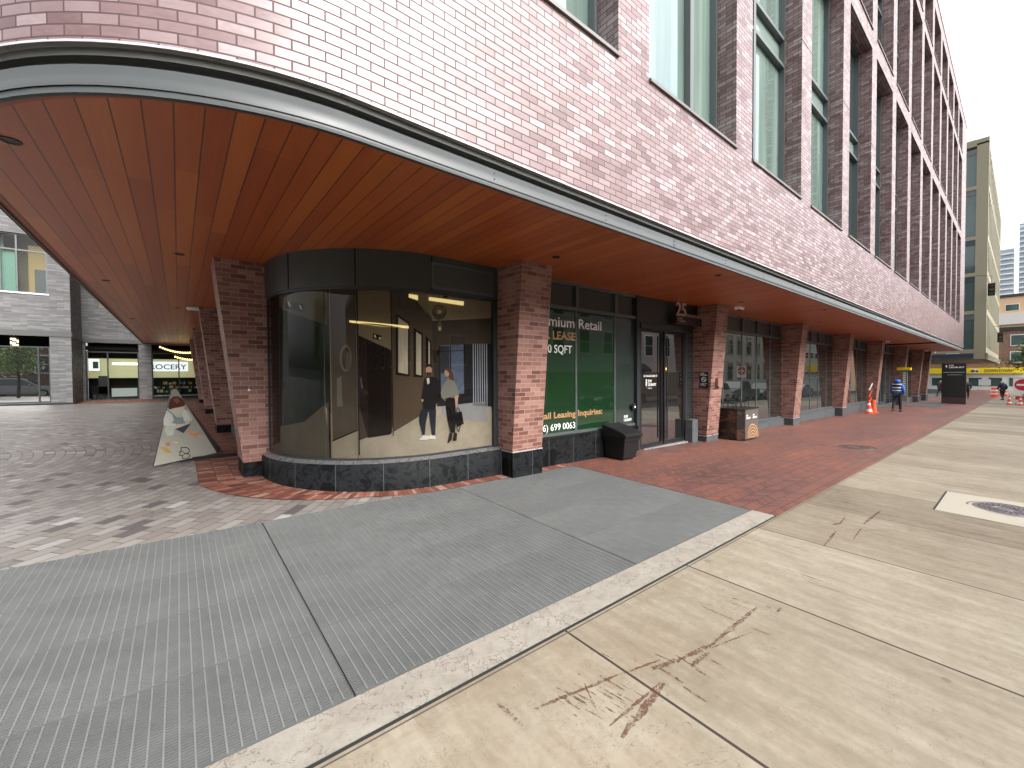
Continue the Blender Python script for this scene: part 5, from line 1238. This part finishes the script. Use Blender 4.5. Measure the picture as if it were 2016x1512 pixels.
mb = MB(); mb.box(OX - .08, OX - .02, 3.97, 16, 3.5, 4.0); op(mb, 'base_band', M['oblue'])
mb = MB(); mb.box(OX, OX1, OY - .15, OY + .05, 3.25, 4.05); 
for k in range(6): mb.box(OX + .1, OX1, OY - .19, OY - .152, 3.35 + k * .11, 3.40 + k * .11)
op(mb, 'canopy_edge', M['olive'])
for x in (88, 100, 112): mb = MB(); mb.tube((x, 13.5, gz(x, 13.5) - .1), (x, 13.5, 3.3), .3, n=14); op(mb, 'column', M['frame_l'])
# low glass shop and dark pillar at the far end of the arcade
mb2 = MB(); mb2.box(46.92, 47.6, 4.9, 5.25, -.9, 3.28); part(mb2, 'end_post', M['frame'])

# ------------------------------------------------------------------ brown corner building with yellow store front
def quick_building(name, label, cat, x0, x1, y0, y1, z1, wallm, rows, cols_, face='x', winm='oglass', trim=None, z_first=4.5, winw=1.5, winh=1.8, step=None, zb=None, sash=False):
    root = empty(name, ((x0 + x1) / 2, (y0 + y1) / 2, gz(x0, y0)), label=label, cat=cat)
    zb = min(gz(x0, y0), gz(x1, y1)) - .5 if zb is None else zb
    mb = MB(); mb.box(x0, x1, y0, y1, zb, z1); lpart(mb, 'wall', M[wallm], root)
    mb = MB(); 
    if face == 'x': mb.box(x0 - .3, x0 - .001, y0 - .1, y1 + .1, z1 - .6, z1 + .1)
    else: mb.box(x0 - .1, x1 + .1, y1 + .001, y1 + .3, z1 - .5, z1 + .1)
    lpart(mb, 'cornice', M[trim or 'frame'], root)
    for r_ in range(rows):
        zc = z_first + r_ * (step or (winh + 1.3))
        for c_ in range(cols_):
            if face == 'x':
                yc = y0 + (c_ + .5) * (y1 - y0) / cols_; fr = MB(); fr.box(x0 - .09, x0 - .001, yc - winw / 2 - .12, yc + winw / 2 + .12, zc - .12, zc + winh + .12); f = lpart(fr, 'window', M['white'], root)
                p_ = MB(); p_.box(x0 - .12, x0 - .0905, yc - winw / 2, yc + winw / 2, zc, zc + winh); lpart2(p_, 'pane', M[winm], f, root)
            else:
                xc = x0 + (c_ + .5) * (x1 - x0) / cols_; fr = MB(); fr.box(xc - winw / 2 - .12, xc + winw / 2 + .12, y1 + .001, y1 + .09, zc - .12, zc + winh + .12); f = lpart(fr, 'window', M['white'], root)
                p_ = MB(); p_.box(xc - winw / 2, xc + winw / 2, y1 + .0905, y1 + .12, zc, zc + winh / 2 - .03); p_.box(xc - winw / 2, xc + winw / 2, y1 + .0905, y1 + .12, zc + winh / 2 + .03, zc + winh); lpart2(p_, 'pane', M[winm], f, root)
    return root
def lpart2(mb, name, m_, f, root): return attach(mb.build(name, m_, None), f)
bb = quick_building('brown_building', 'old brown brick corner building with white framed windows above the yellow shop front', 'building', 124, 140, -14, 24, 10.2, 'brownbrick', 2, 9, 'x', z_first=3.6, winw=1.6, winh=1.9, step=3.2)
mb = MB(); mb.box(122.6, 123.99, -.2, 16, 1.45, 2.55); ys_ = lpart(mb, 'shop_sign', M['yellow'], bb)
lhang(text('lettering', 'DOWNTOWN', .85, (122.55, 4.85, 1.68), (0, -1, 0), plain('sign_brown', (.16, .11, .03), .5), width=3.4, weight=.02), bb)
mb = MB(); poly_flat(mb, [(122.57, 6.1 + .62 * math.cos(a_ * .3491), 1.95 + .40 * math.sin(a_ * .3491)) for a_ in range(18)]); lpart(mb, 'sign_oval', M['white'], bb)
mb = MB(); poly_flat(mb, [(122.55, 6.35 + .28 * math.cos(a_ * .3491), 1.95 + .26 * math.sin(a_ * .3491)) for a_ in range(18)]); poly_flat(mb, [(122.54, 5.8 + .22 * math.cos(a_ * .3491), 1.9 + .22 * math.sin(a_ * .3491)) for a_ in range(18)]); lpart(mb, 'sign_emblem', plain('emblem_brown', (.10, .07, .05), .5), bb)
mb = MB(); mb.box(123.4, 123.95, -6, 16, -2.4, 1.42); lpart(mb, 'shop_front', plain('pale_shopfront', (.74, .75, .74), .5), bb)
for k in range(8):
    mb = MB(); y = -5.2 + k * 2.6; mb.box(123.3, 123.398, y, y + 1.7, -1.0, .6); f = lpart(mb, 'shop_window', M['oglass'], bb)
mb = MB(); mb.box(123.2, 123.29, 4.0, 5.6, -.9, .3); lpart(mb, 'poster', plain('poster_white', (.6, .62, .62), .5), bb)
quick_building('tan_building', 'pale tan apartment block above the brown corner building', 'building', 170, 190, -25, 25, 22, 'olive', 3, 12, 'x', z_first=11, winw=2.2, winh=1.6, step=3.4)
M['tan'] = plain('peach_render', (.62, .42, .25), .7); M['palew'] = plain('pale_render', (.60, .58, .55), .7)
tb = bpy.data.objects['tan_building']
for ch in tb.children:
    if ch.name.startswith('wall'): ch.data.materials[0] = M['tan']
mb = MB(); mb.box(169.2, 169.99, -25, 25, 14.2, 17.0); lpart(mb, 'balcony_band', M['palew'], tb)
t = NT('tower_glazing'); o = t.obj(); z_ = t.sep(o)[2]; fz = t.math('FRACT', t.math('DIVIDE', z_, 3.1)); band_ = t.math('LESS_THAN', fz, .35)
c = t.mix(band_, t.mix(t.noise(t.mapping(o, (.2, .2, .6)), 1, 3), (.20, .27, .34), (.42, .50, .56)), (.72, .74, .76)); M['tower'] = t.end(t.pbsdf(c, .3, 0, .5))
for (y0, y1, z1, lab) in ((4.6, 12.2, 78, 'slim glass condo tower with white balcony bands, left of the pair'), (-14, 2.6, 92, 'taller glass condo tower at the right edge of the view')):
    root = empty('condo_tower', (410, (y0 + y1) / 2, gz(410, 0)), label=lab, cat='tower', group='distant condo towers')
    mb = MB(); mb.box(400, 420, y0, y1, -15, z1); lpart(mb, 'tower_shaft', M['tower'], root)
    mb = MB(); 
    for k in range(int(z1 / 3.1)): mb.box(399.2, 399.99, y0 + .3, y1 - .3, k * 3.1, k * 3.1 + .35)
    lpart(mb, 'balcony_slabs', M['palew'], root)

# ------------------------------------------------------------------ far street furniture
def no_entry(x, y, zc, r_, label, rz=0, pole=True, s=1.0, board=True):
    zg = gz(x, y); root = empty('no_entry_sign', (x, y, zg), rz, label, 'sign', 'no entry signs in the street')
    h_ = zc - zg
    if board: mb = MB(); mb.box(-.012, .012, -r_ * 1.15, r_ * 1.15, h_ - r_ * 1.55, h_ + r_ * 1.15); mb.build('backboard', M['white'], root)
    mb = MB(); n_ = 28
    poly_flat(mb, [(-.016, r_ * math.cos(2 * math.pi * k / n_), h_ + r_ * math.sin(2 * math.pi * k / n_)) for k in range(n_)]); mb.build('red_disc', M['red'], root)
    mb = MB(); mb.face([(-.02, -r_ * .75, h_ - r_ * .16), (-.02, r_ * .75, h_ - r_ * .16), (-.02, r_ * .75, h_ + r_ * .16), (-.02, -r_ * .75, h_ + r_ * .16)]); mb.build('white_bar', M['txt_white'], root)
    if pole: mb = MB(); mb.tube((.04, 0, 0), (.04, 0, h_ + r_), .03, n=10); mb.build('post', M['steel'], root)
    return root
M['red'] = plain('sign_red', (.50, .015, .03), .45, var=.05)
no_entry(46.5, .0, .72, .41, 'white board with red no entry disc at the right edge above the orange cones')
no_entry(33.6, -3.1, 1.85, .33, 'red no entry sign on a post at the road side', rz=R(-60))
# barricade & cones far right
root = empty('barricade', (46.9, .15, gz(46.9, .15)), label='red and white construction barricade panel under the no entry sign', cat='barricade')
zg = gz(46.9, .15); rp = plain('red_plastic', (.55, .05, .03), .5)
for z0_, z1_ in ((.35, .6), (.0, .12)): mb = MB(); mb.box(46.8, 46.86, -.9, .35, zg + z0_, zg + z1_); lpart(mb, 'rail', rp, root)
for y0_ in (.2, -.8): mb = MB(); mb.box(46.78, 46.88, y0_, y0_ + .1, zg, zg + .35); lpart(mb, 'foot', M['white'], root)
cone(45.6, .62, 'small orange cone with white bands left of the no entry board', group='orange cones at the far right'); cone(45.2, .12, 'orange cone in front of the red barricade at the right edge', group='orange cones at the far right')
def barrier(x, y, label):
    root = empty('construction_barrel', (x, y, gz(x, y)), label=label, cat='barrel', group='orange barrels at the far crossing')
    mb = MB(); mb.lathe([(.34, 0), (.34, .06), (.28, .08), (.26, .3)], n=16); mb.lathe([(.255, .45), (.25, .62)], n=16); mb.lathe([(.24, .78), (.22, 1.0), (0, 1.0)], n=16); mb.build('barrel_body', M['orange'], root)
    mb = MB(); mb.lathe([(.26, .3), (.255, .45)], n=16); mb.lathe([(.25, .62), (.24, .78)], n=16); mb.build('white_band', M['reflect'], root)
barrier(66, 1.9, 'orange and white construction barrel behind the pedestrian in navy, nearer one'); barrier(70, 1.35, 'orange and white construction barrel by the road crossing, farther one')
def signal(x, y, z, label):
    root = empty('traffic_signal', (x, y, z), label=label, cat='traffic light', group='traffic lights above the far crossing')
    mb = MB(); mb.box(-.16, .16, -.3, .3, -.75, .75); mb.build('signal_head', M['black'], root, bevel=.04)
    for k, c_ in enumerate(((.3, .02, .02), (.3, .2, .02), (.02, .2, .1))):
        mb = MB(); mb.tube((-.16, 0, .48 - k * .48), (-.19, 0, .48 - k * .48), .17, n=16); l_ = mb.build('signal_lens', plain('lens_%d' % k, c_, .3), root)
        mb = MB(); mb.tube((-.17, 0, .48 - k * .48), (-.42, 0, .45 - k * .48), .19, n=16, caps=False); mb.build('visor', M['black'], l_)
    mb = MB(); mb.tube((0, 0, .75), (0, 0, 1.6), .03); mb.tube((0, 0, 1.6), (0, 1.3, 1.9), .03); mb.build('bracket', M['black'], root)
signal(76.2, 2.55, 11.6, 'dark traffic light head hung high on the corner of the olive building'); signal(98, 2.3, 7.0, 'lower dark traffic light head beside the brown building')

# ------------------------------------------------------------------ trees
M['bark'] = plain('tree_bark', (.09, .07, .055), .9)
def tree(x, y, H, cr, label, col, seed=1, name='street_tree', n=2600, leaf=.11):
    rn = random.Random(seed); root = empty(name, (x, y, gz(x, y)), label=label, cat='tree')
    mb = MB(); pts = [Vector((0, 0, 0)), Vector((.05, .02, H * .3)), Vector((-.03, .05, H * .55)), Vector((.04, 0, H * .85))]
    rs = [.09, .075, .055, .02]
    for i in range(3): mb.tube(pts[i], pts[i + 1], rs[i], rs[i + 1], 8)
    limbs = []
    for k in range(14):
        z = H * rn.uniform(.32, .8); a = rn.uniform(0, 6.28); L = cr * rn.uniform(.6, 1.0) * (1.1 - z / H * .5); e = Vector((math.cos(a) * L, math.sin(a) * L, z + L * rn.uniform(.3, .7)))
        mb.tube((0, 0, z), e, .025, .006, 5); limbs.append((Vector((0, 0, z)), e))
    mb.build('trunk', M['bark'], root)
    mb = MB()
    for k in range(n):
        b_ = rn.choice(limbs); p_ = b_[0].lerp(b_[1], rn.uniform(.35, 1.1)) + Vector((rn.gauss(0, 1), rn.gauss(0, 1), rn.gauss(0, .8))) * cr * .17
        s = leaf * rn.uniform(.6, 1.3); a = Vector((rn.uniform(-1, 1), rn.uniform(-1, 1), rn.uniform(-.6, .6))).normalized(); b2 = a.cross(Vector((rn.uniform(-1, 1), rn.uniform(-1, 1), 1))).normalized()
        mb.face([p_ - a * s, p_ - b2 * s * .5, p_ + a * s, p_ + b2 * s * .5], mi=rn.randrange(3))
    mb.build('crown', [plain('leaf_%d' % i, tuple(c_ * f for c_ in col), .6, spec=.3) for i, f in enumerate((.6, 1.0, 1.5))], root)
tree(72, -.9, 6.6, 2.3, 'green street tree behind the no entry board at the right edge', (.07, .12, .035), 3, leaf=.16)
tree(-8.8, 5.2, 4.6, 1.7, 'young plaza tree with light green leaves', (.32, .42, .16), 4)

# ------------------------------------------------------------------ opposite side of the street (seen in the glass)
M['stucco'] = plain('white_stucco', (.48, .46, .47), .8, var=.1, scale=1.2); M['stone'] = plain('grey_stone', (.40, .38, .34), .8, var=.3, scale=1.5)
M['winglass'] = (lambda t: t.end(t.pbsdf((.03, .035, .04), .05, ior=1.8)))(NT('dark_street_window')); M['awn'] = plain('black_awning', (.02, .02, .022), .7)
hs1 = quick_building('stucco_house', 'pale stucco building with sash windows and black awning across the road', 'building', 22, 44, -22, -12.9, 9.5, 'stucco', 2, 7, 'y', 'winglass', 'white', 3.5, 1.2, 1.9, 3.0)
mb = MB(); mb.prism([(-12.9, 2.7), (-12.1, 2.1), (-12.1, 1.9), (-12.9, 1.9)], 'x', 31.5, 35.5); lpart(mb, 'awning', M['awn'], hs1)
mb = MB(); mb.box(22.5, 43.5, -12.899, -12.85, -.6, 1.85); lpart(mb, 'ground_floor', plain('tan_ground_floor', (.22, .18, .12), .7), hs1)
mb = MB(); mb.tube((38.6, -12.6, 2.05), (38.6, -12.6, 2.3), .16, .22, 12); lpart(mb, 'wall_lamp', (lambda t: t.end(t.pbsdf((.9, .5, .1), .5, emit=(1, .45, .08), estr=6)))(NT('orange_lamp')), hs1)
hs2 = quick_building('stone_building', 'grey stone building with tall dark windows across the road', 'building', 44.2, 70, -24, -12.9, 15, 'stone', 4, 9, 'y', 'winglass', 'stone', .9, 1.4, 2.3, 3.3)
for ch in hs2.children:
    if ch.name.startswith('window'): ch.data.materials[0] = M['stone']
M['pale_glass'] = plain('pale_glass_wall', (.50, .56, .58), .3, var=.2, scale=.8)
hs3 = quick_building('pale_glass_building', 'pale glass and white building farther down across the road', 'building', 71, 104, -24, -12.9, 11, 'pale_glass', 3, 12, 'y', 'winglass', 'white', 1.0, 1.8, .9, 3.3)
mb = MB(); mb.box(84, 104, -12.899, -12.3, 1.9, 3.1); lpart(mb, 'yellow_sign', M['yellow'], hs3)
quick_building('corner_house', 'low brown brick house across the road behind the viewpoint', 'building', -34, -3, -26, -14, 9, 'brownbrick', 2, 10, 'y', 'winglass', 'white', 2.2, 1.2, 1.7, 3.2)
quick_building('plain_house', 'grey stone house with white windows across the road nearest the viewpoint', 'building', -2.8, 21.8, -24, -13.4, 8, 'stone', 2, 8, 'y', 'winglass', 'white', 2.4, 1.3, 1.8, 3.0)

def car(x, y, rz, label, paint, kind='suv', L=4.7, W=1.85, H=1.7):
    zg = gz(x, y) - .11; root = empty('parked_car', (x, y, zg), rz, label, 'car', 'cars parked along the street')
    pm = NT('car_paint'); pmat = pm.end(pm.pbsdf(paint, .3, .1, .5, coat=1.0, coat_rough=.03))
    gl = M['winglass']; l2 = L / 2
    if kind == 'suv': low = [(-l2, .45), (-l2 + .03, .85), (-l2 + .12, 1.02), (l2 - 1.25, 1.02), (l2 - .25, .92), (l2 - .02, .75), (l2, .42), (l2 - .1, .28), (-l2 + .1, .28)]; roof = [(-l2 + .15, 1.02), (-l2 + .38, H - .06), (-l2 + .7, H), (l2 - 2.25, H - .02), (l2 - 1.95, H - .12), (l2 - 1.25, 1.02)]
    elif kind == 'pickup': low = [(-l2, .5), (-l2, 1.05), (-l2 + 1.6, 1.08), (l2 - 1.35, 1.12), (l2 - .12, 1.06), (l2, .9), (l2, .42), (l2 - .1, .32), (-l2 + .1, .32)]; roof = [(-l2 + 1.6, 1.08), (-l2 + 1.75, H - .04), (-l2 + 2.1, H), (l2 - 2.35, H), (l2 - 2.05, H - .1), (l2 - 1.35, 1.12)]
    else: low = [(-l2, .45), (-l2 + .02, .85), (-l2 + .5, .98), (l2 - 1.2, .93), (l2 - .2, .78), (l2, .6), (l2, .38), (l2 - .1, .24), (-l2 + .1, .24)]; roof = [(-l2 + .5, .97), (-l2 + 1.15, H - .08), (-l2 + 1.6, H), (l2 - 2.35, H - .02), (l2 - 1.9, H - .16), (l2 - 1.1, .93)]
    def loft(prof, ws):      # prof in (x,z); ws half width at z
        mb = MB(); n_ = len(prof)
        A = [(p_[0], -ws(p_[1]), p_[1]) for p_ in prof]; B = [(p_[0], ws(p_[1]), p_[1]) for p_ in prof]
        mb.face(A); mb.face(B[::-1])
        for i in range(n_): j = (i + 1) % n_; mb.face([A[j], A[i], B[i], B[j]])
        return mb
    w2 = W / 2
    bo = loft(low, lambda z: w2 - max(0, z - .6) * .10 - max(0, .5 - z) * .12).build('body', pmat, root, bevel=.045)
    rf = loft(roof, lambda z: w2 - .06 - max(0, z - 1.0) * .28).build('roof', pmat, root, bevel=.05)
    ins = [(p_[0], p_[1]) for p_ in roof]
    def shrink(prof, f, dz): cx_ = sum(p_[0] for p_ in prof) / len(prof); return [(cx_ + (p_[0] - cx_) * f, 1.04 + (p_[1] - 1.04) * .86 if p_[1] > 1.04 else 1.05) for p_ in prof]
    loft(shrink(roof, .93, 0), lambda z: w2 - .05 - max(0, z - 1.0) * .28).build('side_window', gl, root)
    zt_ = H - .12; fx0, fx1 = roof[-1], roof[-2]
    mb = MB(); o_ = Vector((.012, 0, .012)); a_ = Vector((fx0[0], 0, fx0[1])) + o_; b_ = Vector((fx1[0], 0, fx1[1])) + o_; wa, wb = w2 - .16, w2 - .30
    mb.face([a_ + Vector((0, -wa, .02)), a_ + Vector((0, wa, .02)), b_ + Vector((0, wb, 0)), b_ + Vector((0, -wb, 0))]); mb.build('windscreen', gl, root)
    for sx in (-1, 1):
        for sy in (-1, 1):
            wx = sx * (l2 - .9); mb = MB(); mb.tube((wx, sy * (w2 - .20), .34), (wx, sy * (w2 + .01), .34), .34, n=22); wh = mb.build('wheel', M['blackpl'], root)
            mb = MB(); mb.tube((wx, sy * (w2 + .01), .34), (wx, sy * (w2 + .02), .34), .21, n=16); mb.build('rim', M['steel'], wh)
    for sy in (-1, 1):
        mb = MB(); mb.box(l2 - .14, l2 + .005, sy * w2 * .72 - .17, sy * w2 * .72 + .17, .66, .80); mb.build('headlight', M['reflect'], root, bevel=.02)
        mb = MB(); mb.box(-l2 - .005, -l2 + .1, sy * w2 * .76 - .13, sy * w2 * .76 + .13, .72, .92); mb.build('tail_light', M['red'], root, bevel=.02)
        mb = MB(); mb.box(l2 - 1.75, l2 - 1.6, sy * (w2 + .08) - .09, sy * (w2 + .08) + .09, 1.02, 1.15); mb.build('mirror', pmat, root, bevel=.03)
    mb = MB(); mb.box(l2 - .03, l2 + .012, -w2 * .45, w2 * .45, .5, .76); mb.build('grille', M['black'], root)
    return root
car(34.6, -6.1, R(180), 'white sport utility car parked at the kerb', (.62, .62, .64), 'suv')
car(40.0, -6.1, R(180), 'black pickup truck parked between the white and the dark utility cars', (.02, .02, .025), 'pickup', 5.4, 1.95, 1.85)
car(46.0, -6.1, R(180), 'dark grey utility car parked in front of the stone building', (.035, .04, .04), 'suv', 4.8, 1.9, 1.75)
car(56.5, -6.1, R(180), 'blue grey sedan parked farthest down the road', (.12, .18, .24), 'sedan', 4.7, 1.82, 1.45)
car(22.0, -6.3, R(180), 'black sedan parked opposite the pale stucco building', (.015, .015, .018), 'sedan', 4.6, 1.82, 1.45)
car(10.0, -6.3, R(180), 'silver hatchback parked across from the curved shop window', (.42, .44, .46), 'sedan', 4.4, 1.8, 1.5)
car(-10.8, -6.0, R(0), 'silver utility car parked near the plaza', (.35, .37, .40), 'suv', 4.6, 1.85, 1.7)

# anything under a parent whose origin moved keeps its place: nothing to do
print('objects', len(bpy.data.objects))
